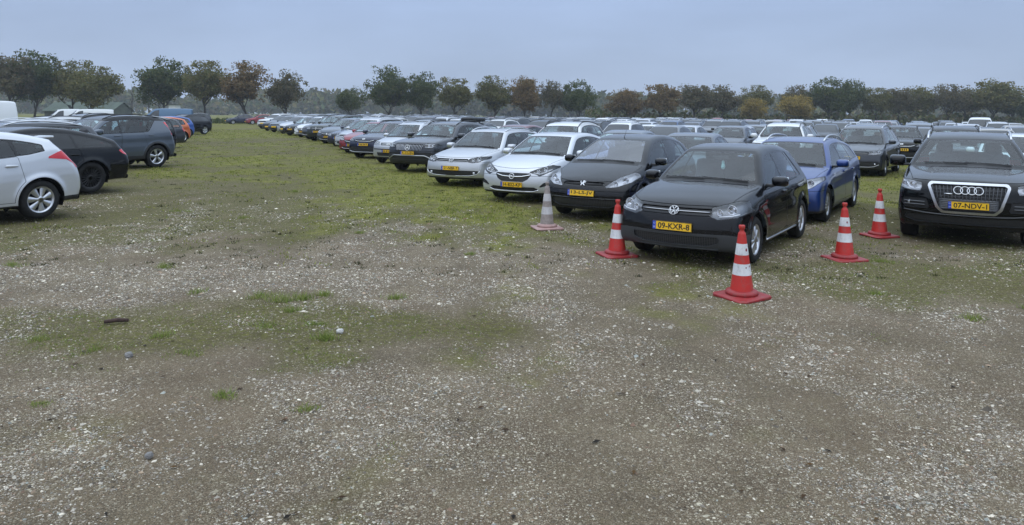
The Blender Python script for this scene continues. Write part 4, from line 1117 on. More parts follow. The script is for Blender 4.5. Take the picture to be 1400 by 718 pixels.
# small hatchback standing among the cones
spec('polo', rtap=.12,
    side=[(1.93, .20), (2.02, .25), (2.055, .36), (2.06, .48), (2.04, .60), (2.015, .68), (1.975, .745), (1.85, .815), (1.55, .895), (1.2, .958), (.88, 1.0, 1),
          (.50, 1.235), (.16, 1.415), (-.10, 1.462), (-.5, 1.482), (-.95, 1.466), (-1.28, 1.43), (-1.53, 1.375, 1), (-1.66, 1.15), (-1.77, .95), (-1.86, .80), (-1.90, .58), (-1.88, .38), (-1.80, .22, 1), (0, .19, 1), (1.93, .20)],
    width=1.70, wb=2.47, wr=.302, rim=.205, arch=.352, tyre_w=.185, flare=.016,
    belt=[(-2, 1.0), (-1.2, .955), (.9, .885), (2.1, .70)],
    dlo=dict(rail=.08, xr=-1.36, rs=.55, lift=.02, cs=.4), pil=(-.22, -1.15), ws=(1.02, 1.40), rw=(1.0, 1.32), rwx=-1.2,
    hood=(.93, .765), hoodc=.02, hoodw=.13, doors=(.83, -.22, -1.18), bump=(.655, 0), mir=(.55, .98), hnd=(-.08, -.98), hz=.83, cowlx=.85, seatx=-.05,
    aerial=-1.0, moulding=(.80, -.82, .245), rim_style='cover7', nsp=9, rim_mat='rim_silver', mirs=(.16, .22, .14),
    face=[dark('grille', [(-.1, .668), (.44, .668), (.47, .690), (.46, .735), (-.1, .735)]),
          lamp_poly('headlight', [(.450, .660), (.55, .622), (.76, .655), (.84, .70), (.84, .795), (.72, .822), (.47, .748)], xmin=1.42),
          dict(n='lower_bumper', m='trim_soft', poly=[(-.1, .20), (1, .2), (1, .36), (.84, .415), (.70, .43), (-.1, .43)], r=.004, xmin=1.50, off=.004),
          dark('lower_grille', [(-.1, .285), (.42, .285), (.56, .33), (.56, .395), (-.1, .395)], 'grille_mesh', src='lower_bumper')],
    lamps=[dict(n='headlight', bowls=[(.56, .70, .040), (.69, .735, .060)], drl=[[(.56, .650), (.70, .665), (.78, .685)]])],
    bars=[dict(n='grille_bar', m='chrome_satin', p=[(-.45, .700), (.45, .700)], t=.007), dict(n='bumper_lip', m='trim_soft', p=[(-.55, .245), (.55, .245)], t=.012)],
    flank=[dict(n='tail_light', m='tail_red', poly=[(-1.62, 1.0), (-1.95, 1.0), (-1.95, .80), (-1.70, .82)])],
    emb=[dict(k='vw', r=.066, z=.705, off=.006)], plate=('09-KXR-8', .505))

# tall five-door with a long violet windscreen
spec('teardrop',
    side=[(2.02, .20), (2.10, .26), (2.145, .38), (2.15, .50), (2.12, .60), (2.07, .67), (1.98, .74), (1.80, .82), (1.5, .925), (1.18, 1.015, 1),
          (.70, 1.26), (.25, 1.435), (-.10, 1.492), (-.6, 1.51), (-1.1, 1.475), (-1.5, 1.40), (-1.72, 1.32, 1), (-1.86, 1.10), (-1.96, .92), (-2.03, .75), (-2.05, .50), (-1.98, .26, 1), (0, .19, 1), (2.02, .20)],
    width=1.75, wb=2.608, wr=.31, rim=.20, arch=.36, tyre_w=.195, flare=.014,
    belt=[(-2, 1.0), (-1.2, .975), (1.1, .91), (2.1, .70)],
    dlo=dict(rail=.075, xr=-1.55, rs=.4, lift=.02), pil=(-.18, -1.15), ws=(1.035, 1.43), rw=(1.0, 1.3), rwx=-1.3,
    hood=(1.25, .70), hoodc=.10, hoodw=.12, doors=(.88, -.18, -1.2), bump=(.56, 0), mir=(.72, 1.0), hnd=(-.05, -.98), hz=.85, cowlx=1.1, seatx=0,
    rim_style='cover7', nsp=8, aerial=0.2,
    face=[dark('grille', [(-.1, .640), (.34, .640), (.40, .665), (.38, .698), (-.1, .712)]),
          lamp_poly('headlight', [(.42, .625), (.62, .640), (.81, .72), (.84, .82), (.76, .865), (.60, .785)], xmin=1.4),
          dark('lower_grille', [(-.1, .27), (.50, .27), (.62, .32), (.60, .40), (-.1, .40)], 'grille_mesh'),
          dark('fog_light', [(.66, .33), (.76, .33), (.76, .40), (.66, .40)], 'lamp_dark', lr=1)],
    lamps=[dict(n='headlight', m='lamp_bright', bowls=[(.58, .685, .05), (.71, .745, .06)])],
    bars=[dict(n='grille_bar', m='gloss_black', p=[(-.37, .675), (.37, .675)], t=.010, off=.0), dict(n='bumper_strip', m='gloss_grey', p=[(-.66, .425), (.66, .425)], t=.005, off=.001)],
    flank=[dict(n='tail_light', m='tail_red', poly=[(-1.80, 1.1), (-2.1, 1.1), (-2.1, .78), (-1.85, .80)])],
    emb=[dict(k='lion', r=.062, z=.685, off=.014)], plate=('13-LS-JV', .515))

# silver small hatchback with the broad chrome band
spec('smile',
    side=[(1.99, .19), (2.07, .25), (2.105, .36), (2.11, .48), (2.09, .60), (2.05, .70), (1.97, .775), (1.82, .845), (1.5, .925), (1.02, 1.01, 1),
          (.60, 1.235), (.20, 1.415), (-.15, 1.47), (-.6, 1.481), (-1.05, 1.445), (-1.4, 1.385), (-1.58, 1.335, 1), (-1.72, 1.10), (-1.82, .90), (-1.88, .70), (-1.90, .48), (-1.84, .25, 1), (0, .18, 1), (1.99, .19)],
    width=1.755, wb=2.51, wr=.307, rim=.205, arch=.36, tyre_w=.195, flare=.018,
    belt=[(-2, 1.06), (-1.2, 1.0), (1.0, .90), (2.1, .70)],
    dlo=dict(rail=.075, xr=-1.45, rs=.35, lift=.02), pil=(-.22, -1.05), ws=(1.03, 1.40), rw=(1.05, 1.3), rwx=-1.2,
    hood=(1.08, .74), hoodc=.10, hoodw=.12, doors=(.83, -.22, -1.15), bump=(.60, 0), mir=(.62, 1.0), hnd=(-.08, -.98), hz=.86, cowlx=1.0, seatx=-.05,
    rim_style='cover7', nsp=7, aerial=-1.1,
    face=[dark('grille', [(-.1, .475), (.26, .475), (.36, .53), (.43, .625), (.40, .645), (-.1, .645)], 'grille_fine', r=.008),
          lamp_poly('headlight', [(.40, .675), (.56, .640), (.60, .605), (.66, .625), (.80, .70), (.83, .78), (.76, .815), (.56, .745)], xmin=1.4),
          dark('lower_grille', [(-.1, .285), (.50, .285), (.58, .315), (.50, .355), (-.1, .345)], 'trim_black'),
          dark('bumper_vent', [(.60, .36), (.82, .42), (.82, .50), (.70, .45)], 'trim_black', lr=1)],
    lamps=[dict(n='headlight', m='lamp_dark', bowls=[(.57, .69, .045), (.70, .74, .052)], drl=[[(.48, .665), (.60, .64), (.72, .68), (.80, .74)]])],
    bars=[dict(n='grille_bar', m='chrome_bright', p=[(-.42, .622), (-.25, .582), (0, .570), (.25, .582), (.42, .622)], t=.013, off=.0),
          dict(n='bumper_strip', m='chrome_bright', p=[(-.60, .305), (-.45, .262), (.45, .262), (.60, .305)], t=.010, off=.004)],
    flank=[dict(n='tail_light', m='tail_red', poly=[(-1.65, 1.1), (-2.1, 1.1), (-2.1, .82), (-1.75, .84)])],
    emb=[dict(k='bolt', r=.062, z=.585, off=.016)], plate=('H-832-KP', .405))

# silver estate with roof rails
spec('estate',
    side=[(2.04, .20), (2.12, .26), (2.155, .36), (2.16, .48), (2.14, .60), (2.115, .68), (2.06, .745), (1.92, .81), (1.55, .895), (1.2, .95), (.93, .99, 1),
          (.55, 1.215), (.18, 1.41), (-.10, 1.463), (-.6, 1.485), (-1.2, 1.475), (-1.75, 1.435), (-2.02, 1.385, 1), (-2.18, 1.12), (-2.28, .95), (-2.35, .78), (-2.37, .50), (-2.30, .25, 1), (0, .19, 1), (2.04, .20)],
    width=1.79, wb=2.578, wr=.317, rim=.21, arch=.37, tyre_w=.205, flare=.016,
    belt=[(-2.4, .98), (-1.2, .955), (.95, .885), (2.1, .70)],
    dlo=dict(rail=.08, xr=-1.98, rs=.45, lift=.02), pil=(-.22, -1.12), ws=(1.01, 1.40), rw=(1.0, 1.33), rwx=-1.6,
    hood=(.98, .765), hoodc=.04, hoodw=.13, doors=(.86, -.22, -1.2), bump=(.655, 0), mir=(.58, .985), hnd=(-.08, -1.0), hz=.84, cowlx=.9, seatx=-.05,
    rim_style='five', rails=(.10, -1.75, .54, .055),
    face=[dark('grille', [(-.1, .672), (.46, .672), (.48, .690), (.46, .732), (-.1, .732)]),
          lamp_poly('headlight', [(.485, .665), (.60, .645), (.78, .68), (.845, .735), (.83, .785), (.70, .785), (.50, .735)], xmin=1.4),
          dark('lower_grille', [(-.1, .315), (.52, .315), (.74, .36), (.76, .43), (-.1, .435)], 'trim_black')],
    lamps=[dict(n='headlight', m='lamp_dark', bowls=[(.60, .705, .046), (.73, .73, .055)])],
    bars=[dict(n='grille_bar', m='chrome_satin', p=[(-.46, .700), (.46, .700)], t=.006), dict(n='bumper_strip', m='chrome_bright', p=[(-.80, .43), (-.72, .345), (-.5, .30), (.5, .30), (.72, .345), (.80, .43)], t=.008, off=.003),
          dict(n='fog_light', m='lamp_white', p=[(.62, .375), (.66, .378)], t=.032, both=1, sub=False, off=-.02)],
    flank=[dict(n='tail_light', m='tail_red', poly=[(-2.05, .96), (-2.5, .96), (-2.5, .80), (-2.15, .80)])],
    emb=[dict(k='vw', r=.064, z=.705, off=.006)], plate=('51-NBR-7', .495))

# grey coupe-backed SUV with upright slats
spec('slatted_suv',
    side=[(2.14, .27), (2.22, .34), (2.265, .46), (2.28, .60), (2.27, .75), (2.24, .88), (2.17, .965), (2.0, 1.015), (1.6, 1.075), (1.25, 1.115), (.98, 1.14, 1),
          (.62, 1.35), (.25, 1.545), (-.10, 1.61), (-.6, 1.635), (-1.1, 1.61), (-1.6, 1.545), (-1.90, 1.475, 1), (-2.08, 1.25), (-2.19, 1.08), (-2.30, .88), (-2.35, .62), (-2.30, .32, 1), (0, .25, 1), (2.14, .27)],
    width=1.90, wb=2.873, wr=.36, rim=.235, arch=.42, tyre_w=.235, flare=.02,
    belt=[(-2.4, 1.12), (-1.2, 1.09), (1.0, 1.02), (2.2, .88)],
    dlo=dict(rail=.085, xr=-1.80, rs=.5, lift=.02), pil=(-.22, -1.2), ws=(1.16, 1.53), rw=(1.15, 1.42), rwx=-1.5,
    hood=(1.03, .955), hoodc=.02, hoodw=.14, doors=(.90, -.22, -1.3), bump=(.70, 0), mir=(.66, 1.14), hnd=(-.08, -1.1), hz=.98, cowlx=.95, seatx=-.05,
    rim_style='five', rails=(.25, -1.65, .58, .05), railmat='trim_black', clad=(.40, .045), mirs=(.18, .23, .17),
    face=[dark('grille', [(-.1, .695), (.42, .695), (.52, .78), (.50, .915), (-.1, .925)], 'trim_black', off=-.04),
          lamp_poly('headlight', [(.56, .82), (.64, .80), (.84, .815), (.90, .875), (.86, .93), (.66, .935), (.57, .90)], xmin=1.5),
          dark('lower_grille', [(-.1, .43), (.60, .43), (.86, .52), (.84, .63), (.56, .64), (-.1, .64)], 'trim_black')],
    lamps=[dict(n='headlight', m='lamp_dark', bowls=[(.72, .87, .045), (.82, .88, .04)], drl=[[(.58, .90), (.66, .915), (.85, .915)], [(.60, .835), (.72, .82), (.84, .835)]])],
    bars=[dict(n='grille_slat', m='chrome_bright', p=[(y, .705), (y*1.12, .912)], t=.0065, off=-.014, both=1) for y in np.arange(.025, .46, .048)]+
         [dict(n='bumper_strip', m='chrome_satin', p=[(-.86, .43), (-.62, .55), (-.52, .555), (.52, .555), (.62, .55), (.86, .43)], t=.018, off=.008)],
    flank=[dict(n='tail_light', m='tail_red', poly=[(-2.02, 1.08), (-2.5, 1.08), (-2.5, .95), (-2.1, .95)])],
    emb=[dict(k='star', r=.095, z=.81, off=.02)], plate=('R-310-BN', .635))

# large black SUV with the chrome-framed grille
spec('framed_suv',
    side=[(2.14, .24), (2.22, .30), (2.265, .42), (2.29, .58), (2.285, .74), (2.26, .87), (2.19, .955), (2.0, 1.01), (1.6, 1.07), (1.25, 1.11), (1.02, 1.135, 1),
          (.66, 1.345), (.28, 1.555), (-.05, 1.625), (-.5, 1.65), (-1.1, 1.63), (-1.65, 1.57), (-1.95, 1.51, 1), (-2.12, 1.25), (-2.22, 1.06), (-2.31, .86), (-2.34, .60), (-2.28, .30, 1), (0, .22, 1), (2.14, .24)],
    width=1.90, wb=2.807, wr=.355, rim=.235, arch=.405, tyre_w=.235, flare=.018,
    belt=[(-2.4, 1.10), (-1.2, 1.075), (1.0, 1.005), (2.2, .86)],
    dlo=dict(rail=.085, xr=-1.85, rs=.45, lift=.02), pil=(-.20, -1.18), ws=(1.16, 1.545), rw=(1.15, 1.44), rwx=-1.5,
    hood=(1.07, .945), hoodc=.02, hoodw=.14, doors=(.90, -.20, -1.26), bump=(.50, 0), mir=(.70, 1.13), hnd=(-.06, -1.08), hz=.96, cowlx=1.0, seatx=0,
    rim_style='five', rails=(.22, -1.75, .60, .06), mirs=(.18, .25, .19),
    face=[dict(n='grille_frame', m='chrome_satin', poly=[(-.1, .50), (.33, .50), (.405, .57), (.51, .885), (.48, .925), (-.1, .93)], r=.012, off=.012),
          dark('grille', [(-.1, .525), (.315, .525), (.375, .58), (.475, .88), (.45, .90), (-.1, .905)], 'trim_black', src='grille_frame', off=-.03),
          lamp_poly('headlight', [(.60, .855), (.625, .795), (.74, .80), (.90, .835), (.90, .93), (.80, .945), (.61, .915)], r=.008, xmin=1.5),
          dark('bumper_vent', [(.50, .54), (.82, .54), (.88, .62), (.86, .68), (.54, .68)], 'trim_black', lr=1),
          dark('lower_grille', [(-.1, .33), (.70, .33), (.84, .38), (.80, .44), (-.1, .425)], 'trim_black')],
    lamps=[dict(n='headlight', m='lamp_bright', bowls=[(.72, .88, .050), (.83, .885, .040)], drl=[[(.63, .83), (.70, .815), (.76, .835), (.80, .90), (.87, .92)]])],
    bars=[dict(n='grille_slat', m='gloss_grey', p=[(y, .70), (y*1.06, .895)], t=.006, off=-.008, both=1) for y in np.arange(.022, .44, .046)]+
         [dict(n='grille_slat', m='gloss_grey', p=[(-.40-(z-.6)*.24, z), (.40+(z-.6)*.24, z)], t=.004, off=-.014) for z in (.74, .79, .84)]+
         [dict(n='plate_holder', m='gloss_grey', p=[(-.37, z), (.37, z)], t=.018, off=-.024) for z in (.56, .585, .61, .635, .66, .685)]+
         [dict(n='bumper_slat', m='gloss_grey', p=[(.56, z), (.84, z)], t=.010, off=-.004, both=1) for z in (.585, .63)]+
         [dict(n='fog_light', m='chrome_bright', p=[(.755, .615), (.785, .617)], t=.036, off=-.028, sub=False, both=1), dict(n='bumper_strip', m='gloss_grey', p=[(-.84, .50), (-.5, .462), (.5, .462), (.84, .50)], t=.008, off=.002),
          dict(n='grille_script', m='chrome_bright', p=[(-.31, .775), (-.20, .775)], t=.009, off=.01, sub=False)],
    flank=[dict(n='tail_light', m='tail_red', poly=[(-2.05, 1.10), (-2.5, 1.10), (-2.5, .93), (-2.15, .93)])],
    emb=[dict(k='rings', r=.062, z=.835, off=.02)], plate=('07-NDV-1', .615))

# blue estate
spec('blue_estate', 'estate',
    side=[(2.10, .19), (2.18, .25), (2.22, .36), (2.225, .48), (2.20, .58), (2.15, .66), (2.06, .735), (1.86, .82), (1.5, .91), (1.08, .985, 1),
          (.66, 1.215), (.26, 1.41), (-.05, 1.465), (-.5, 1.485), (-1.1, 1.465), (-1.65, 1.405), (-1.95, 1.345, 1), (-2.12, 1.10), (-2.22, .92), (-2.30, .74), (-2.33, .50), (-2.27, .25, 1), (0, .18, 1), (2.10, .19)],
    width=1.81, wb=2.70, wr=.317, arch=.368, belt=[(-2.4, 1.04), (-1.2, .99), (1.05, .89), (2.2, .70)], dlo=dict(rail=.08, xr=-1.85, rs=.3, lift=.02), ws=(1.005, 1.40), hood=(1.13, .70), hoodc=.12, mir=(.66, .99),
    cowlx=1.05, seatx=0, doors=(.92, -.18, -1.22), pil=(-.18, -1.15), rails=(.15, -1.75, .55, .06), bump=(.60, 0), rim_style='cover7', nsp=9, mirs=(.17, .22, .15),
    face=[lamp_poly('headlight', [(.42, .625), (.60, .600), (.74, .665), (.85, .765), (.83, .815), (.64, .775), (.43, .705)], xmin=1.4),
          dark('grille', [(-.1, .60), (.34, .60), (.36, .635), (-.1, .64)]),
          dark('lower_grille', [(-.1, .29), (.46, .29), (.50, .36), (.56, .50), (.50, .545), (-.1, .545)], 'trim_black')],
    lamps=[dict(n='headlight', m='lamp_bright', bowls=[(.56, .665, .05), (.70, .725, .055)])],
    bars=[dict(n='fog_light', m='lamp_dark', p=[(.69, .40), (.72, .40)], t=.05, both=1, sub=False, off=-.045)],
    emb=[dict(k='diamond', r=.07, z=.645, off=.01)], plate=('', .44))

# dark tall people carrier
spec('mpv', 'estate', rtap=.10,
    side=[(2.10, .21), (2.17, .27), (2.205, .38), (2.21, .50), (2.19, .62), (2.165, .72), (2.10, .80), (1.95, .86), (1.6, .945), (1.20, 1.03, 1),
          (.80, 1.285), (.42, 1.525), (.10, 1.60), (-.5, 1.64), (-1.2, 1.625), (-1.75, 1.575), (-1.98, 1.53, 1), (-2.08, 1.25), (-2.14, 1.0), (-2.18, .8), (-2.19, .5), (-2.14, .27, 1), (0, .20, 1), (2.10, .21)],
    width=1.80, wb=2.675, wr=.317, arch=.37, belt=[(-2.3, 1.02), (-1.2, 1.0), (1.2, .94), (2.2, .76)], dlo=dict(rail=.085, xr=-1.95, rs=.25, lift=.02), ws=(1.05, 1.51), rw=(1.05, 1.48), rwx=-1.6,
    hood=(1.26, .81), hoodc=.04, mir=(.80, 1.06), cowlx=1.15, seatx=.1, doors=(.92, -.18, -1.22), pil=(-.18, -1.15), rails=(.25, -1.75, .58, .05), bump=(.70, 0), tum=.30,
    face=[dark('grille', [(-.1, .725), (.47, .725), (.48, .745), (.46, .79), (-.1, .79)]),
          lamp_poly('headlight', [(.49, .72), (.62, .705), (.80, .75), (.85, .80), (.83, .85), (.70, .84), (.50, .79)], xmin=1.4),
          dark('lower_grille', [(-.1, .35), (.52, .35), (.74, .39), (.76, .47), (-.1, .475)], 'trim_black')],
    lamps=[dict(n='headlight', m='lamp_housing', bowls=[(.60, .765, .046), (.73, .79, .055)])],
    bars=[dict(n='grille_bar', m='chrome_satin', p=[(-.46, .757), (.46, .757)], t=.006), dict(n='bumper_strip', m='chrome_satin', p=[(-.78, .40), (-.6, .315), (.6, .315), (.78, .40)], t=.010, off=.003),
          dict(n='fog_light', m='chrome_bright', p=[(.64, .41), (.68, .412)], t=.034, both=1, sub=False, off=-.02)],
    emb=[dict(k='vw', r=.07, z=.76, off=.006)], plate=('', .60))

# silver hatchback seen from its rear
spec('rear_hatch', 'smile',
    side=[(2.10, .20), (2.18, .26), (2.21, .40), (2.20, .58), (2.14, .70), (1.95, .80), (1.55, .90), (1.08, .99, 1),
          (.66, 1.22), (.26, 1.41), (-.05, 1.465), (-.5, 1.484), (-.95, 1.455), (-1.30, 1.40), (-1.50, 1.355), (-1.60, 1.33, 1), (-1.65, 1.27), (-1.80, 1.13), (-1.95, .98), (-2.05, .88), (-2.10, .76), (-2.135, .60), (-2.14, .46), (-2.08, .27, 1), (0, .19, 1), (2.10, .20)],
    width=1.82, wb=2.648, wr=.317, rim=.222, arch=.375, tyre_w=.205, flare=.028, belt=[(-2.2, 1.16), (-1.45, 1.13), (-1.15, 1.07), (-.5, 1.01), (.9, .92), (2.2, .70)],
    dlo=dict(rail=.105, xr=-1.40, rs=.2, lift=.0, bs=-.08, cs=.32), pil=(-.25, -.98), ws=(1.01, 1.40), rw=(1.10, 1.28), rwx=-1.4, hood=(1.13, .74), mir=(.66, 1.0), cowlx=1.05, doors=(.90, -.25, -1.08), hnd=(-.10, -.86), hz=.90,
    sect=[(0, .10), (.14, .06), (.22, .03), (.36, .012), (.50, .004), (.62, 0), (.74, .008), (.80, .016), (.90, .03), (1.0, .055)],
    rim_style='cover7', nsp=7, clad=None, flank=[dict(n='tail_light', m='tail_red', poly=[(-1.42, 1.01), (-1.60, 1.09), (-1.72, 1.13), (-1.86, 1.04), (-1.97, .93), (-2.01, .83), (-1.92, .82), (-1.87, .90), (-1.74, .975)], r=.006, off=.006, ymin=.5),
          dict(n='rear_skirt', m='trim_black', poly=[(-1.60, .18), (-2.3, .18), (-2.3, .36), (-1.68, .34)], r=.004, ymin=-1)],
    hndmat='paint', bars=[], aerial=None, wrot=.2,
    extra=[('roof_spoiler', lambda S: joinm([rbox((-1.56, 0, 1.346), (.30, 1.10, .045), .02)]), 'paint')])

# matt black shooting-brake
spec('low_estate', 'rear_hatch', extra=[],
    side=[(2.14, .20), (2.22, .26), (2.255, .40), (2.25, .58), (2.18, .70), (1.95, .79), (1.55, .87), (1.05, .95, 1),
          (.62, 1.17), (.20, 1.355), (-.10, 1.41), (-.5, 1.432), (-.95, 1.405), (-1.4, 1.325), (-1.80, 1.22), (-2.02, 1.145, 1), (-2.12, 1.02), (-2.22, .91), (-2.31, .82), (-2.355, .68), (-2.36, .48), (-2.26, .27, 1), (0, .18, 1), (2.14, .20)],
    width=1.80, wb=2.70, wr=.332, rim=.238, arch=.382, tyre_w=.225, flare=.026, belt=[(-2.4, .96), (-1.2, .955), (.9, .90), (2.2, .70)],
    dlo=dict(rail=.085, xr=-1.88, rs=.2, lift=.015, bs=-.08, cs=.3), pil=(-.22, -1.08), ws=(.975, 1.345), rw=(.98, 1.12), rwx=-1.6, hood=(1.1, .74), mir=(.62, .98), doors=(.9, -.22, -1.2), hnd=(-.08, -1.0), hz=.84,
    priv='privacy_glass', rim_style='multi', nsp=20, rim_mat='rim_black',
    flank=[dict(n='tail_light', m='tail_red', poly=[(-1.98, .90), (-2.10, .93), (-2.5, .93), (-2.5, .80), (-2.16, .80), (-2.06, .835)], r=.006, off=.004, ymin=.45)])

# blue grey boxy SUV with a dark roof
spec('boxy_suv', 'slatted_suv',
    side=[(2.06, .27), (2.14, .34), (2.185, .46), (2.19, .62), (2.17, .80), (2.12, .93), (1.98, 1.0), (1.6, 1.055), (1.2, 1.10), (.92, 1.13, 1),
          (.58, 1.34), (.24, 1.54), (-.08, 1.615), (-.6, 1.65), (-1.2, 1.635), (-1.65, 1.585), (-1.83, 1.545, 1), (-1.95, 1.32), (-2.05, 1.12), (-2.14, .95), (-2.21, .75), (-2.22, .55), (-2.14, .32, 1), (0, .25, 1), (2.06, .27)],
    width=1.87, wb=2.702, wr=.358, rim=.245, arch=.415, tyre_w=.235, belt=[(-2.4, 1.22), (-1.0, 1.11), (1.0, 1.06), (2.2, .90)], roofz=1.50, roofmat='paint_dark_roof',
    dlo=dict(rail=.095, xr=-1.06, rs=-1.0, lift=.02, bs=-.04, cs=-.5), pil=(-.18, -1.0), ws=(1.17, 1.52), rw=(1.2, 1.5), hood=(.97, .955), mir=(.60, 1.12), cowlx=.9, doors=(.85, -.18, -1.05), hnd=(-.05, -1.15), hz=1.02,
    plan=[(-2.22, -.36), (-1.7, -.20), (-.4, 0), (.2, .05), (.9, .15), (1.6, .17), (2.04, .24), (2.19, .30)], rim_style='cover7', nsp=5, rim_mat='rim_silver', clad=(.40, .06), rails=(.22, -1.60, .57, .045),
    flank=[dict(n='tail_light', m='tail_red', poly=[(-1.68, 1.42), (-1.80, 1.44), (-1.97, 1.20), (-2.30, 1.16), (-2.30, 1.0), (-1.90, 1.0), (-1.84, 1.04), (-1.86, 1.16)], r=.004, off=.004, ymin=.45)])

# ------- plainer shapes for the cars behind
spec('crossover', 'slatted_suv', rails=(.25, -1.65, .58, .05), railmat='trim_black', clad=None, wr=.34, rim=.225, arch=.395,
    side=[(2.06, .22), (2.14, .28), (2.175, .40), (2.18, .55), (2.16, .70), (2.11, .83), (2.0, .90), (1.6, .98), (1.25, 1.03), (1.0, 1.06, 1),
          (.62, 1.27), (.25, 1.47), (-.10, 1.535), (-.6, 1.555), (-1.1, 1.535), (-1.6, 1.475), (-1.85, 1.42, 1), (-1.98, 1.2), (-2.08, 1.02), (-2.17, .84), (-2.19, .60), (-2.12, .28, 1), (0, .20, 1), (2.06, .22)],
    width=1.82, wb=2.70, belt=[(-2.4, 1.06), (-1.2, 1.02), (1.0, .95), (2.2, .80)], ws=(1.08, 1.46), rw=(1.1, 1.38), hood=(1.05, .875), mir=(.68, 1.06), hz=.93, cowlx=.97, doors=(.90, -.22, -1.2), pil=(-.22, -1.15),
    face=[dark('grille', [(-.1, .70), (.36, .70), (.50, .76), (.46, .79), (-.1, .785)]),
          lamp_poly('headlight', [(.50, .745), (.62, .725), (.80, .76), (.86, .82), (.82, .85), (.64, .82)], xmin=1.5),
          dark('lower_grille', [(-.1, .33), (.60, .33), (.80, .40), (.76, .50), (-.1, .50)], 'trim_black')],
    lamps=[dict(n='headlight', m='lamp_housing', bowls=[(.63, .775, .038), (.74, .79, .04)])],
    bars=[dict(n='grille_bar', m='chrome_bright', p=[(-.48, .775), (-.3, .735), (.3, .735), (.48, .775)], t=.012, off=.004), dict(n='bumper_strip', m='chrome_satin', p=[(-.78, .34), (-.6, .285), (.6, .285), (.78, .34)], t=.016, off=.004)],
    emb=[dict(k='oval', r=.05, z=.83, off=.008)], plate=('', .60))
spec('sedan', 'estate', rails=None,
    side=[(2.20, .20), (2.27, .28), (2.30, .40), (2.29, .55), (2.25, .66), (2.16, .735), (1.9, .80), (1.5, .87), (1.05, .945, 1),
          (.60, 1.20), (.22, 1.375), (-.10, 1.43), (-.5, 1.45), (-.95, 1.41), (-1.35, 1.27), (-1.72, 1.09), (-1.86, 1.055, 1), (-2.2, 1.02), (-2.33, .97), (-2.38, .78), (-2.37, .50), (-2.30, .25, 1), (0, .18, 1), (2.20, .20)],
    width=1.81, wb=2.76, belt=[(-2.4, .97), (-1.2, .95), (1.0, .88), (2.2, .70)], dlo=dict(rail=.075, xr=-1.55, rs=.0, lift=.02), ws=(.97, 1.365), rw=(1.09, 1.36), rwx=-.7, hood=(1.1, .74), doors=(.92, -.15, -1.1), pil=(-.15, -1.0), bump=(.62, 0), mir=(.66, .98), cowlx=1.0,
    face=[dark('grille', [(-.1, .44), (.30, .44), (.40, .56), (.42, .67), (.38, .695), (-.1, .70)], 'grille_mesh', r=.01),
          lamp_poly('headlight', [(.48, .62), (.66, .60), (.82, .66), (.85, .72), (.78, .75), (.52, .70)], xmin=1.5),
          dark('lower_grille', [(.50, .30), (.74, .33), (.80, .43), (.52, .43)], 'trim_black', lr=1)],
    lamps=[dict(n='headlight', m='lamp_dark', bowls=[(.62, .66, .042), (.74, .685, .045)], drl=[[(.52, .635), (.66, .615), (.80, .67)]])],
    bars=[dict(n='grille_bar', m='chrome_satin', p=[(-.40, .69), (.40, .69)], t=.007, off=.002)], emb=[dict(k='plain', r=.045, z=.65, off=.0)], plate=('', .50),
    flank=[dict(n='tail_light', m='tail_red', poly=[(-2.0, .98), (-2.5, .98), (-2.5, .84), (-2.1, .84)])])
spec('rail_suv', 'boxy_suv', roofz=None, rails=(.30, -1.70, .62, .07), railmat='trim_black', clad=(.36, .05), dlo=dict(rail=.08, xr=-1.85, rs=.2, lift=.02, bs=-.05, cs=.15), pil=(-.2, -1.15),
    face=[dark('grille', [(-.1, .74), (.44, .74), (.48, .80), (.46, .87), (-.1, .87)], 'trim_black'), lamp_poly('headlight', [(.50, .76), (.80, .76), (.86, .82), (.84, .90), (.52, .89)], xmin=1.4),
          dark('lower_grille', [(-.1, .38), (.60, .38), (.70, .50), (-.1, .50)], 'trim_black')],
    lamps=[dict(n='headlight', m='lamp_bright', bowls=[(.62, .825, .05), (.76, .83, .05)])], bars=[dict(n='grille_bar', m='chrome_bright', p=[(-.45, z), (.45, z)], t=.010) for z in (.78, .83)], emb=[dict(k='diamond', r=.07, z=.81, off=.012)], plate=('', .60), rim_style='five',
    flank=[dict(n='tail_light', m='tail_red', poly=[(-1.95, 1.15), (-2.5, 1.15), (-2.5, .9), (-1.98, .9)])])
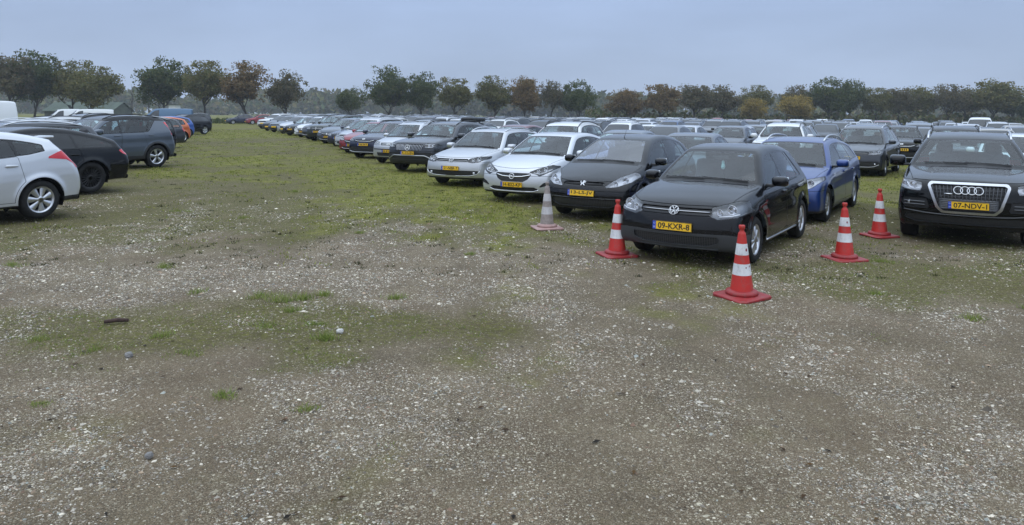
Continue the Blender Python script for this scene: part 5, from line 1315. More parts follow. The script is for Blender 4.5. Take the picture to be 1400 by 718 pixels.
spec('micro', 'smile',
    side=[(1.72, .20), (1.80, .27), (1.83, .40), (1.83, .55), (1.81, .68), (1.76, .78), (1.66, .85), (1.40, .93), (1.10, 1.0, 1), (.72, 1.26), (.38, 1.48), (.10, 1.54), (-.4, 1.565), (-.9, 1.55), (-1.35, 1.50), (-1.55, 1.46, 1), (-1.64, 1.2), (-1.70, .95), (-1.74, .7), (-1.74, .45), (-1.68, .25, 1), (0, .19, 1), (1.72, .20)],
    width=1.66, wb=2.40, wr=.29, rim=.19, arch=.34, belt=[(-2, .98), (-1.2, .97), (1.0, .90), (2, .74)], dlo=dict(rail=.08, xr=-1.50, rs=.15, lift=.02), ws=(1.02, 1.465), rw=(1.0, 1.42), rwx=-1.2, hood=(1.15, .80), hoodc=.04, doors=(.78, -.2, -1.1), pil=(-.2, -1.02), mir=(.68, 1.02), cowlx=1.05, rails=(.15, -1.4, .52, .05), bump=(.62, 0), tum=.28, aerial=None,
    face=[dark('grille', [(-.1, .70), (.36, .70), (.38, .78), (-.1, .78)], 'grille_mesh'), lamp_poly('headlight', [(.44, .70), (.70, .70), (.76, .76), (.76, .83), (.48, .81)], xmin=1.2), dark('lower_grille', [(-.1, .30), (.5, .30), (.55, .42), (-.1, .42)], 'trim_black')],
    lamps=[dict(n='headlight', m='lamp_bright', bowls=[(.54, .76, .04), (.67, .765, .045)])], bars=[dict(n='grille_bar', m='chrome_bright', p=[(-.37, z), (.37, z)], t=.010) for z in (.72, .76)]+[dict(n='bumper_strip', m='trim_black', p=[(-.70, .55), (.70, .55)], t=.022, off=.0)],
    emb=[dict(k='oval', r=.05, z=.745, off=.012)], plate=('', .48), flank=[dict(n='tail_light', m='tail_red', poly=[(-1.66, 1.1), (-2, 1.1), (-2, .8), (-1.68, .8)])])
spec('hatch', 'smile', emb=[dict(k='plain', r=.05, z=.585, off=.0)], plate=('', .42))
spec('wagon', 'estate', plate=('', .495), emb=[dict(k='plain', r=.055, z=.705, off=.0)])
spec('van', 'mpv', rtap=0,
    side=[(2.36, .25), (2.43, .32), (2.45, .50), (2.43, .72), (2.37, .92), (2.22, 1.05), (1.9, 1.15), (1.62, 1.23, 1), (1.25, 1.55), (.95, 1.82), (.65, 1.93), (0, 1.97), (-1.2, 1.97), (-2.2, 1.95), (-2.42, 1.92, 1), (-2.47, 1.4), (-2.49, .9), (-2.49, .5), (-2.42, .28, 1), (0, .25, 1), (2.36, .25)],
    width=1.92, wb=3.0, wr=.33, arch=.39, belt=[(-2.5, 1.15), (1.6, 1.15), (2.4, .9)], dlo=dict(rail=.14, xr=.35, rs=0, lift=.03), pil=(.35, .3), ws=(1.26, 1.80), rw=None, hood=(1.7, .95), doors=(1.2, .35, -.6), tum=.16, rails=None, mir=(1.25, 1.3), cowlx=1.55, seatx=.6, emb=[], hnd=(.5, -.4), hz=1.05,
    face=[dark('grille', [(-.1, .82), (.5, .82), (.5, .90), (-.1, .90)]), lamp_poly('headlight', [(.58, .80), (.84, .84), (.88, .98), (.80, 1.02), (.60, .92)], xmin=1.5), dark('lower_grille', [(-.1, .34), (.6, .34), (.6, .48), (-.1, .48)], 'trim_black')],
    lamps=[dict(n='headlight', bowls=[(.70, .90, .05)])], bars=[], plate=('', .60), flank=[dict(n='tail_light', m='tail_red', poly=[(-2.40, 1.2), (-2.6, 1.2), (-2.6, .8), (-2.40, .8)])])
# ------------------------------------------------------------------ trees
simple('bark', (.055, .048, .040), .95, grain=.4, gscale=6)
def tag(o, label, cat=None, group=None, kind=None):
    if label: o['label'] = label
    if cat: o['category'] = cat
    if group: o['group'] = group
    if kind: o['kind'] = kind
    return o
def leaf_mesh(name, ctr, size, pal, rg, tint=None):
    """small double-faced leaf sprays: one quad each, with a colour attribute"""
    n = len(ctr)
    d = rg.normal(0, 1, (n, 3)); d /= np.linalg.norm(d, axis=1, keepdims=True)
    a = np.cross(d, rg.normal(0, 1, (n, 3))); a /= np.linalg.norm(a, axis=1, keepdims=True)
    b = np.cross(d, a); s = size*(.6+.8*rg.random((n, 1)))
    V = np.stack([ctr-a*s, ctr-b*s*.6, ctr+a*s, ctr+b*s*.6], 1).reshape(-1, 3)
    F = np.arange(4*n).reshape(n, 4)
    me = mk_mesh(name, V, F, MAT['leaf'], smooth=False)
    c = np.array(pal)[rg.integers(0, len(pal), n)]*(.7+.6*rg.random((n, 1)))
    if tint is not None: c = c*tint[:, None]
    at = me.color_attributes.new('tone', 'FLOAT_COLOR', 'POINT'); at.data.foreach_set('color', np.repeat(np.c_[c, np.ones(n)], 4, 0).astype(np.float32).ravel())
    return me
def tree_meshes(seed, H, Wd, pal, trunk_h=.22, dens=1.0, gaps=.5, shape=1.0):
    """trunk+limbs mesh and crown mesh; H height, Wd crown width"""
    rg = np.random.default_rng(seed)
    segs, tips = [], []
    r0 = H*.020
    cz = H*trunk_h
    def branch(p, d, L, r, lev):
        n = 5; pts = [p]; dd = d.copy()
        for i in range(n):
            dd = dd+rg.normal(0, .13, 3)+np.array([0, 0, .05]); dd /= np.linalg.norm(dd); pts.append(pts[-1]+dd*L/n)
        segs.append((np.array(pts), np.linspace(r, r*.5, n+1)))
        if lev >= 3: tips.append(pts[-1]); tips.append(pts[-2]); return
        tips.append(pts[-1])
        for k in range(rg.integers(3, 6) if lev else 8):
            t = rg.uniform(.45, 1.0); q = pts[min(n, int(t*n))]
            ang = rg.uniform(0, 2*PI); side = np.array([math.cos(ang), math.sin(ang), rg.uniform(.15, .8) if lev else rg.uniform(.25, 1.2)])
            nd_ = dd*.5+side*.85; nd_ /= np.linalg.norm(nd_)
            branch(q, nd_, L*rg.uniform(.55, .8) if lev else H*rg.uniform(.26, .36), r*.52, lev+1)
    branch(np.zeros(3), np.array([0, 0, 1.]), H*.42, r0, 0)
    V, F = joinm([tube(p, r, 6 if i < 8 else 4, cap=False) for i, (p, r) in enumerate(segs)])
    # fit the skeleton into the crown ellipsoid
    cc = np.array([0, 0, (cz+H)/2]); ra = np.array([Wd/2, Wd/2, (H-cz)/2])
    T = np.array(tips); T = T[T[:, 2] > cz*.9]
    def fit(P):
        q = (P-cc)/ra; r = np.linalg.norm(q, axis=1, keepdims=True)
        return np.where((P[:, 2:3] > cz) & (r > .9), cc+q/r*ra*.9, P)
    V = fit(V); T = fit(T)
    # lumps on the crown surface and inside
    nl = int(64*dens); u = rg.normal(0, 1, (nl, 3)); u /= np.linalg.norm(u, axis=1, keepdims=True); u[:, 2] = np.where(u[:, 2] < -.75, -u[:, 2], u[:, 2])
    lum = cc+u*ra*(rg.random((nl, 1))**.35)*.90*(1-.10*shape*np.clip(-u[:, 2:3], 0, 1))
    cl = np.concatenate([T, lum]); k = len(cl)
    per = int(max(14, 15000*dens/k)); lr = Wd*.092
    rad = lr*(.55+.8*rg.random(k))
    ctr = np.repeat(cl, per, 0)+np.clip(rg.normal(0, 1, (k*per, 3)), -1.45, 1.45)*np.repeat(rad, per)[:, None]*np.array([.62, .62, .48])
    keep = rg.random(len(ctr)) > gaps*.5*(np.sin(ctr[:, 0]*2.1+seed)*np.sin(ctr[:, 2]*1.9+seed*2)*np.sin(ctr[:, 1]*2.3) > .15)
    ctr = ctr[keep & (ctr[:, 2] > cz*.75)]
    return mk_mesh('trunk', V, F, MAT['bark']), leaf_mesh('crown', ctr, Wd*.0195, pal, rg)

PAL = {'green': [(.080, .105, .040), (.098, .120, .044), (.066, .088, .036), (.125, .130, .046)],
       'olive': [(.135, .138, .048), (.165, .152, .052), (.112, .120, .044), (.19, .160, .058)],
       'rust': [(.21, .135, .058), (.17, .118, .054), (.24, .155, .064), (.125, .105, .050)],
       'brown': [(.140, .118, .062), (.118, .106, .056), (.165, .132, .068), (.10, .098, .05)],
       'yellow': [(.32, .235, .06), (.27, .205, .055), (.37, .265, .07), (.20, .165, .05)]}
# x, distance, height, crown width, colour, low branch height share, label
TREES = [(-83, 120, 11.2, 9.5, 'brown', .22, 'brownish broad tree cut by the left edge of the field'), (-81, 124, 11.6, 9.5, 'green', .22, 'tall dark green round tree, second of the left row'),
    (-75.5, 126, 10.7, 8.5, 'olive', .22, 'olive brown tree behind the lower spreading one on the left'), (-67.5, 118, 9.0, 9.6, 'olive', .18, 'low wide olive tree in front of the barn roof'),
    (-60.2, 126, 10.8, 9.2, 'green', .24, 'green loose-crowned tree standing behind the blue van'), (-52.0, 124, 10.7, 8.8, 'olive', .24, 'greenish brown tree with forked trunk beyond the grass track'),
    (-43.6, 121, 10.2, 8.8, 'rust', .22, 'rust brown round tree at the far end of the grass aisle'), (-38.1, 124, 8.7, 6.8, 'brown', .2, 'smaller dark brown tree right of the rust one'),
    (-30.0, 137, 6.6, 5.4, 'green', .28, 'small dark green tree left end of the middle row'), (-23.3, 135, 10.6, 9.0, 'green', .22, 'tallest green tree of the middle row with spreading limbs'),
    (-17.0, 138, 9.4, 7.0, 'green', .24, 'narrow dark green tree beside the tallest middle one'), (-11.2, 140, 8.9, 7.8, 'olive', .24, 'tan thin-leaved tree above the dark roof box'),
    (-3.4, 142, 9.2, 8.6, 'olive', .22, 'olive brown round tree left of the rust pair'), (2.2, 142, 9.0, 7.4, 'rust', .22, 'rusty orange tree in the middle row'),
    (7.4, 144, 8.3, 6.0, 'brown', .22, 'small grey green tree between rust and dark crowns'), (13.3, 143, 8.7, 8.0, 'green', .2, 'dark green brown tree at the right end of middle row'),
    (23.5, 152, 7.2, 8.4, 'rust', .12, 'rusty low crown where the right tree belt begins'), (30.0, 150, 8.2, 9.0, 'rust', .12, 'orange brown tree second in the right belt'),
    (37.5, 153, 8.6, 9.5, 'brown', .12, 'broad brown crown above the white coupe-backed car'), (44.5, 156, 8.2, 9.0, 'brown', .12, 'dull brown tree left of small yellow tree'),
    (49.4, 149, 5.6, 6.0, 'yellow', .2, 'small yellow round tree, left of the two yellow ones'), (53.0, 160, 8.6, 9.0, 'olive', .12, 'olive tree between the two yellow trees'),
    (58.0, 150, 6.4, 7.6, 'yellow', .15, 'wider yellow tree, right of the two yellow ones'), (62.0, 157, 8.4, 8.0, 'brown', .12, 'brown tree behind the wider yellow one'), (67.0, 155, 10.2, 10.5, 'green', .14, 'tall dark green domed tree, highest of right belt'),
    (72.5, 157, 9.6, 8.0, 'green', .14, 'green tree leaning on the tall domed tree'), (77.5, 156, 8.3, 8.0, 'olive', .14, 'olive brown crown right of the green pair'), (82.5, 155, 8.4, 8.0, 'brown', .14, 'brown tree above the dark people carrier'),
    (87.5, 157, 8.4, 8.0, 'olive', .14, 'muted olive tree behind the dark SUV roofs'), (93.0, 156, 8.8, 9.0, 'brown', .16, 'grey brown thin-crowned tree with visible trunk'),
    (98.0, 158, 8.2, 8.0, 'brown', .14, 'brown tree left of the big olive oak'), (101.5, 155, 9.8, 11.5, 'olive', .16, 'big spreading olive oak above the chrome-grilled SUV'), (108.5, 158, 7.8, 9.0, 'green', .14, 'dull green tree right of the big oak'), (114.0, 160, 6.6, 8.0, 'green', .14, 'low green tree at the right edge')]
def build_trees():
    protos = {}
    k = 0
    for (x, d, h, w, col, th, lab) in TREES:
        key = (col, k % 3)
        k += 1
        tm, cm = None, None
        if key not in protos: protos[key] = tree_meshes(100+k*7, 10.0, 9.0*[1, .92, 1.06][k % 3], PAL[col], trunk_h=.21, dens=1.0, gaps=.35)
        tm, cm = protos[key]
        r = bpy.data.objects.new('tree', None); COL.objects.link(r); r.location = (x, d, 0); r.rotation_euler = (0, 0, (k*2.39) % 6.28)
        r.scale = (w/9.0*1.04, w/9.0*1.04, h/10.0*1.05)
        tag(r, lab, 'tree', 'trees along the edge of the car park')
        link('trunk', tm, r); link('crown', cm, r)
    # bare poplars in the gap
    rg = np.random.default_rng(5)
    for i, (x, d, h) in enumerate([(-74.5, 150, 8.8), (-79.0, 152, 7.0), (-72.0, 149, 8.0)]):
        ps = [tube(np.array([[0, 0, 0], [.05, 0, h*.5], [0, .08, h]]), [.10, .07, .02], 5)]
        for j in range(26):
            z = h*rg.uniform(.25, .95); a = rg.uniform(0, 2*PI); L = h*.13*(1.25-z/h)+.2
            ps.append(tube(np.array([[0, 0, z], [math.cos(a)*L*.35, math.sin(a)*L*.35, z+L*.7], [math.cos(a)*L*.55, math.sin(a)*L*.55, z+L*1.5]]), [.035, .025, .01], 4, cap=False))
        r = bpy.data.objects.new('bare_tree', None); COL.objects.link(r); r.location = (x, d, 0)
        tag(r, ['tallest thin bare tree in the gap before the loose green tree', 'thinnest bare tree of the gap, nearest the low olive tree', 'bare upright tree nearest the loose green tree'][i], 'tree', 'bare trees in the gap')
        link('trunk', mk_mesh('trunk', *joinm(ps), MAT['bark']), r)
    # the wood far behind, one mass
    rg = np.random.default_rng(11); ctr, tint = [], []
    for j in range(300):
        d = rg.uniform(400, 520); x = rg.uniform(-.78, .80)*d; h = rg.uniform(6.0, 9.0)*d/240; w = rg.uniform(8, 15)
        if x/d < -.36 and x/d > -.50: h *= .75
        n = 170; u = rg.normal(0, 1, (n, 3)); u /= np.linalg.norm(u, axis=1, keepdims=True)
        ctr.append(np.array([x, d, h*.52])+u*(rg.random((n, 1))**.4)*np.array([w, w, h*.52])); tint.append(np.full(n, rg.uniform(.6, 1.3)))
    ctr = np.concatenate(ctr); tint = np.concatenate(tint)
    o = link('distant_wood', leaf_mesh('distant_wood', ctr, 1.5, PAL['olive']+PAL['brown']+PAL['green'], rg, tint)); tag(o, 'hazy wood far behind the rows of trees', kind='stuff')
    # rough hedge and long grass along the field edge
    n = 9000; x = rg.uniform(.10, .85, n); d = rg.uniform(150, 172, n); h = .6+1.9*fbm(x*60, d*.05, 3, 31)
    hsel = rg.random(n)*h*(1+.8*(x > .1))
    o = link('hedge_undergrowth', leaf_mesh('hedge_undergrowth', np.c_[x*d, d, hsel], .42, PAL['green']+PAL['brown'], rg)); tag(o, 'dark undergrowth along the far edge of the field', kind='stuff')
    n = 2600; x = rg.uniform(-64, -36, n); d = rg.uniform(112, 126, n)
    o = link('long_grass', leaf_mesh('long_grass', np.c_[x, d, rg.random(n)*.75], .28, [(.10, .125, .04), (.08, .105, .035), (.12, .13, .05)], rg)); tag(o, 'pale green long grass at the end of the aisle', kind='stuff')

def build_barn():
    r = bpy.data.objects.new('barn', None); COL.objects.link(r); r.location = (-97, 168, 0); tag(r, 'low barn with a green roof behind the left trees', 'barn')
    w, d, e, t = 15, 9, 2.0, 3.9
    V = [(-w/2, -d/2, 0), (w/2, -d/2, 0), (w/2, d/2, 0), (-w/2, d/2, 0), (-w/2, -d/2, e), (w/2, -d/2, e), (w/2, d/2, e), (-w/2, d/2, e), (-w/2, 0, t-.1), (w/2, 0, t-.1)]
    me = bpy.data.meshes.new('wall'); me.from_pydata(V, [], [(0, 1, 5, 4), (1, 2, 6, 9, 5), (2, 3, 7, 6), (3, 0, 4, 8, 7)]); simple('barn_wall', (.075, .085, .068), .9, grain=.3, gscale=.6); me.materials.append(MAT['barn_wall']); link('wall', me, r)
    simple('barn_roof', (.062, .082, .058), .8, grain=.25, gscale=.5); ps = []
    for sg in (-1, 1):
        y0, y1 = sg*(d/2+.5), 0; z0, z1 = e-.25, t
        for k in range(9):
            x0 = -w/2-.4+k*(w+.8)/9; x1 = x0+(w+.8)/9-.05
            Vp = np.array([(x0, y0, z0), (x1, y0, z0), (x1, y1, z1), (x0, y1, z1)]); Vq = Vp+np.array([0, 0, .12])
            o = link('roof_sheet', mk_mesh('roof_sheet', np.concatenate([Vp, Vq]), np.array([[0, 3, 2, 1], [4, 5, 6, 7], [0, 1, 5, 4], [1, 2, 6, 5], [2, 3, 7, 6], [3, 0, 4, 7]]), MAT['barn_roof'], smooth=False), r)
    simple('pale_door', (.55, .56, .56), .7)
    link('door', mk_mesh('door', *rbox((-3.4, -d/2-.06, 1.1), (2.4, .10, 2.2), .02, 1), MAT['pale_door'], smooth=False), r)
    s = bpy.data.objects.new('shed', None); COL.objects.link(s); s.location = (-77.5, 168, 0); tag(s, 'small pale shed between the bare trunks', 'shed')
    link('wall', mk_mesh('wall', *rbox((0, 0, 1.7), (1.7, 2.2, 3.4), .02, 1), MAT['pale_door'], smooth=False), s)
    link('roof', mk_mesh('roof', *rbox((0, 0, 3.46), (2.0, 2.6, .14), .02, 1), MAT['barn_roof'], smooth=False), s)
# ------------------------------------------------------------------ traffic cones
def cone_mat(name, red, white, wear):
    m, nt, out = newmat(name); L = nt.links.new
    b = nd(nt, 'ShaderNodeBsdfPrincipled', Roughness=.5)
    tc = nd(nt, 'ShaderNodeTexCoord')
    n1 = nd(nt, 'ShaderNodeTexNoise', Scale=26.0, Detail=6.0, Roughness=.75); L(tc.outputs['Object'], n1.inputs['Vector'])
    r = nd(nt, 'ShaderNodeValToRGB'); r.color_ramp.elements[0].position = .60-wear*.2; r.color_ramp.elements[1].position = .72; L(n1.outputs['Fac'], r.inputs[0])
    n2 = nd(nt, 'ShaderNodeTexNoise', Scale=5.0, Detail=4.0); L(tc.outputs['Object'], n2.inputs['Vector'])
    a = nd(nt, 'ShaderNodeMix', data_type='RGBA'); a.inputs[6].default_value = (*red, 1); a.inputs[7].default_value = (*[c*.62 for c in red], 1); L(n2.outputs['Fac'], a.inputs[0])
    x = nd(nt, 'ShaderNodeMix', data_type='RGBA'); L(a.outputs[2], x.inputs[6]); x.inputs[7].default_value = (*white, 1)
    mu = nd(nt, 'ShaderNodeMath', operation='MULTIPLY'); mu.inputs[1].default_value = .45+wear*.45; L(r.outputs[0], mu.inputs[0]); L(mu.outputs[0], x.inputs[0])
    mp = nd(nt, 'ShaderNodeMapping'); mp.inputs['Scale'].default_value = (1, 1, .35); L(tc.outputs['Object'], mp.inputs[0])
    n3 = nd(nt, 'ShaderNodeTexNoise', Scale=13.0, Detail=8.0, Roughness=.8); L(mp.outputs[0], n3.inputs['Vector'])
    r3 = nd(nt, 'ShaderNodeValToRGB'); r3.color_ramp.elements[0].position = .50; r3.color_ramp.elements[1].position = .78; L(n3.outputs['Fac'], r3.inputs[0])
    k3 = nd(nt, 'ShaderNodeMath', operation='MULTIPLY'); k3.inputs[1].default_value = .75; L(r3.outputs[0], k3.inputs[0])
    y = nd(nt, 'ShaderNodeMix', data_type='RGBA'); L(k3.outputs[0], y.inputs[0]); L(x.outputs[2], y.inputs[6]); y.inputs[7].default_value = (.13, .10, .08, 1)
    L(y.outputs[2], b.inputs['Base Color'])
    bp = nd(nt, 'ShaderNodeBump', Strength=.15, Distance=.004); L(n1.outputs['Fac'], bp.inputs['Height']); L(bp.outputs[0], b.inputs['Normal'])
    L(b.outputs[0], out.inputs[0]); MAT[name] = m
cone_mat('cone_red', (.62, .030, .022), (.34, .13, .10), .25)
cone_mat('cone_base', (.36, .020, .022), (.20, .10, .085), .4)
cone_mat('cone_white', (.82, .82, .82), (.45, .40, .38), .35)
cone_mat('cone_faded', (.33, .275, .25), (.42, .36, .33), .8)
cone_mat('cone_faded_white', (.66, .63, .63), (.45, .40, .39), .7)
cone_mat('cone_faded_base', (.46, .27, .24), (.40, .30, .28), .6)
simple('cone_scuff', (.22, .02, .03), .7)
def cone(loc, rot, label, H=.76, faded=False, lean=(0, 0), marks=()):
    r = bpy.data.objects.new('traffic_cone', None); COL.objects.link(r); r.location = (loc[0], loc[1], terrain(loc[0], loc[1])); r.rotation_euler = (lean[0], lean[1], rot)
    tag(r, label, 'traffic cone', 'traffic cones round the parked cars')
    red, wh, bs = ('cone_faded', 'cone_faded_white', 'cone_faded_base') if faded else ('cone_red', 'cone_white', 'cone_base')
    zt = lambda z: .118-(.118-.040)*((z-.075)/(H-.10-.075))
    # square foot with chamfered corners, slightly curled
    s, c = .235, .055
    oc = np.array([(s, -s+c), (s, s-c), (s-c, s), (-s+c, s), (-s, s-c), (-s, -s+c), (-s+c, -s), (s-c, -s)])
    lay = [(1.0, .0), (1.0, .014), (.96, .022), (.72, .030)]
    V = np.concatenate([np.c_[oc*k, np.full(8, z)+(.010*np.sin(np.arange(8)*2.1) if k > .9 and z > 0 else 0)] for k, z in lay]+[[[0, 0, .030]]])
    F = []
    for a in range(3):
        for j in range(8): F.append((a*8+j, a*8+(j+1) % 8, a*8+8+(j+1) % 8, a*8+8+j))
    F = np.array(F); F = np.concatenate([F[:, [0, 1, 2]], F[:, [0, 2, 3]], [[24+j, 24+(j+1) % 8, 32] for j in range(8)]])
    link('foot', mk_mesh('foot', V, F, MAT[bs], smooth=False), r)
    link('collar', mk_mesh('collar', *lathe([(.0, .04), (.165, .028), (.170, .046), (.160, .066), (.128, .078), (.0, .08)], 28, 'z'), MAT[bs]), r)
    z0, z1 = .075, H-.10
    cuts = [z0, z0+.20*(z1-z0)+.045, z0+.46*(z1-z0)+.01, z0+.60*(z1-z0)+.02, z0+.80*(z1-z0)+.02, z1]
    for i in range(5):
        a, b = cuts[i], cuts[i+1]; w = i % 2 == 1; e = .0015 if w else 0
        link('white_band' if w else 'red_band', mk_mesh('band', *lathe([(zt(a)+e, a), (zt((a+b)/2)+e, (a+b)/2), (zt(b)+e, b)], 28, 'z'), MAT[wh if w else red]), r)
    link('tip', mk_mesh('tip', *lathe([(zt(z1), z1-.001), (.037, z1+.012), (.024, z1+.028), (.023, z1+.048), (.031, z1+.056), (.033, z1+.086), (.029, z1+.094), (.018, z1+.096), (.016, z1+.06), (0, z1+.06)], 20, 'z'), MAT[red]), r)
    for (a, z, s_) in marks:
        rr = zt(z)+.002; V, F = lathe([(0, .002), (s_, .0005)], 7, 'y'); V[:, 0] *= .7; V = V*np.array([1, 1, 1.3]); V = np.c_[V[:, 0], -V[:, 1], V[:, 2]]
        ca, sa = math.cos(a), math.sin(a); V = np.c_[V[:, 0]*ca-V[:, 1]*sa, V[:, 0]*sa+V[:, 1]*ca, V[:, 2]]+np.array([sa*rr, -ca*rr, z])
        link('scuff', mk_mesh('scuff', V, F, MAT['cone_scuff']), r)
def build_cones():
    P = lambda px, D: (px-700)/F_PX*D
    cone((2.44, 7.72, 0), .55, 'red and white cone standing nearest, by the front wheel of the black hatchback', lean=(.012, -.02), marks=[(-.1, .50, .016), (.2, .33, .010), (-.35, .32, .009)])
    cone((1.44, 9.93, 0), .35, 'red and white cone at the number plate side of the black hatchback', lean=(0, .01))
    cone((4.46, 9.78, 0), .25, 'red and white cone alone between the blue car and the chrome-grilled SUV', lean=(.0, .0), marks=[(-.2, .50, .014)])
    cone((5.90, 11.72, 0), .3, 'red and white cone beside the front wheel of chrome-grilled SUV', lean=(.0, .01))
    cone((.60, 12.25, 0), .30, 'faded pinkish grey cone in front of the tall dark five-door', faded=True, H=.78)
# ------------------------------------------------------------------ the parked cars
COLS = dict(black=((.003, .0035, .0055), 0), deep_black=((.0015, .002, .003), 0), navy=((.008, .014, .040), .3), blue=((.0015, .032, .17), .3), mid_blue=((.03, .07, .17), .5), silver=((.52, .53, .55), .6),
            bright_silver=((.60, .615, .64), .45), grey=((.13, .14, .155), .5), dark_grey=((.030, .034, .042), .5), blue_grey=((.075, .092, .115), .45), white=((.70, .71, .71), 0), red=((.26, .022, .03), .3), dark_red=((.12, .012, .02), .3),
            orange=((.55, .12, .025), .2), green=((.018, .028, .024), .4), beige=((.38, .35, .30), .5), van_blue=((.03, .10, .19), .1), bright_blue=((.014, .075, .32), .2), purple=((.03, .022, .045), .4))
for _k, (_c, _m) in COLS.items(): paint('paint_'+_k, _c, _m)
NICE = dict(deep_black='black', navy='dark blue', mid_blue='mid blue', bright_silver='silver', dark_grey='dark grey', blue_grey='blue grey', dark_red='dark red', green='dark green', van_blue='petrol blue', bright_blue='bright blue', purple='aubergine')
KIND = dict(hatch='hatchback', wagon='estate', sedan='saloon', crossover='SUV', mpv='people carrier', rail_suv='SUV', micro='small hatchback', van='van', boxy_suv='SUV', low_estate='estate', blue_estate='estate', slatted_suv='SUV')
OBJN = dict(hatch='hatchback_car', wagon='estate_car', sedan='saloon_car', crossover='suv_car', mpv='people_carrier', rail_suv='suv_car', micro='hatchback_car', van='van', boxy_suv='suv_car', low_estate='estate_car', blue_estate='estate_car', slatted_suv='suv_car')
def place(o, x, y, th):
    o.location = (x, y, float(terrain(np.float64(x), np.float64(y)))); o.rotation_euler = (0, 0, math.atan2(-math.cos(th), -math.sin(th)))
def recolour(o, col):
    if o.type == 'MESH' and o.data.materials and o.data.materials[0].name.startswith('paint_proto'):
        o.material_slots[0].link = 'OBJECT'; o.material_slots[0].material = MAT['paint_'+col]
def copy_tree(o, col, parent=None):
    c = o.copy(); COL.objects.link(c)
    if parent is not None: c.parent = parent
    recolour(c, col)
    for ch in o.children: copy_tree(ch, col, c)
    return c
def hero(key, name, x, y, th, col, label, group, cat, wind=None):
    MAT['paint'] = MAT['paint_'+col]; keep = MAT['windscreen']
    if wind: MAT['windscreen'] = MAT[wind]
    r = build_car(SPEC[key], 0, name); MAT['windscreen'] = keep
    place(r, x, y, th); tag(r, label, cat, group); return r
GA, GB, GC, GD = 'cars parked in the front row by the aisle', 'cars parked with their tails to the aisle', 'cars parked in the second row', 'cars parked in the rows further back'

def roof_box(S):
    z = float(S.top(np.array([-.5]), np.array([0.]))[0])
    return joinm([rbox((-.5, .15, z+.17), (1.35, .62, .22), .10, 3), rbox((.0, 0, z+.04), (.04, 1.0, .03), .01, 1), rbox((-1.0, 0, z+.04), (.04, 1.0, .03), .01, 1)])

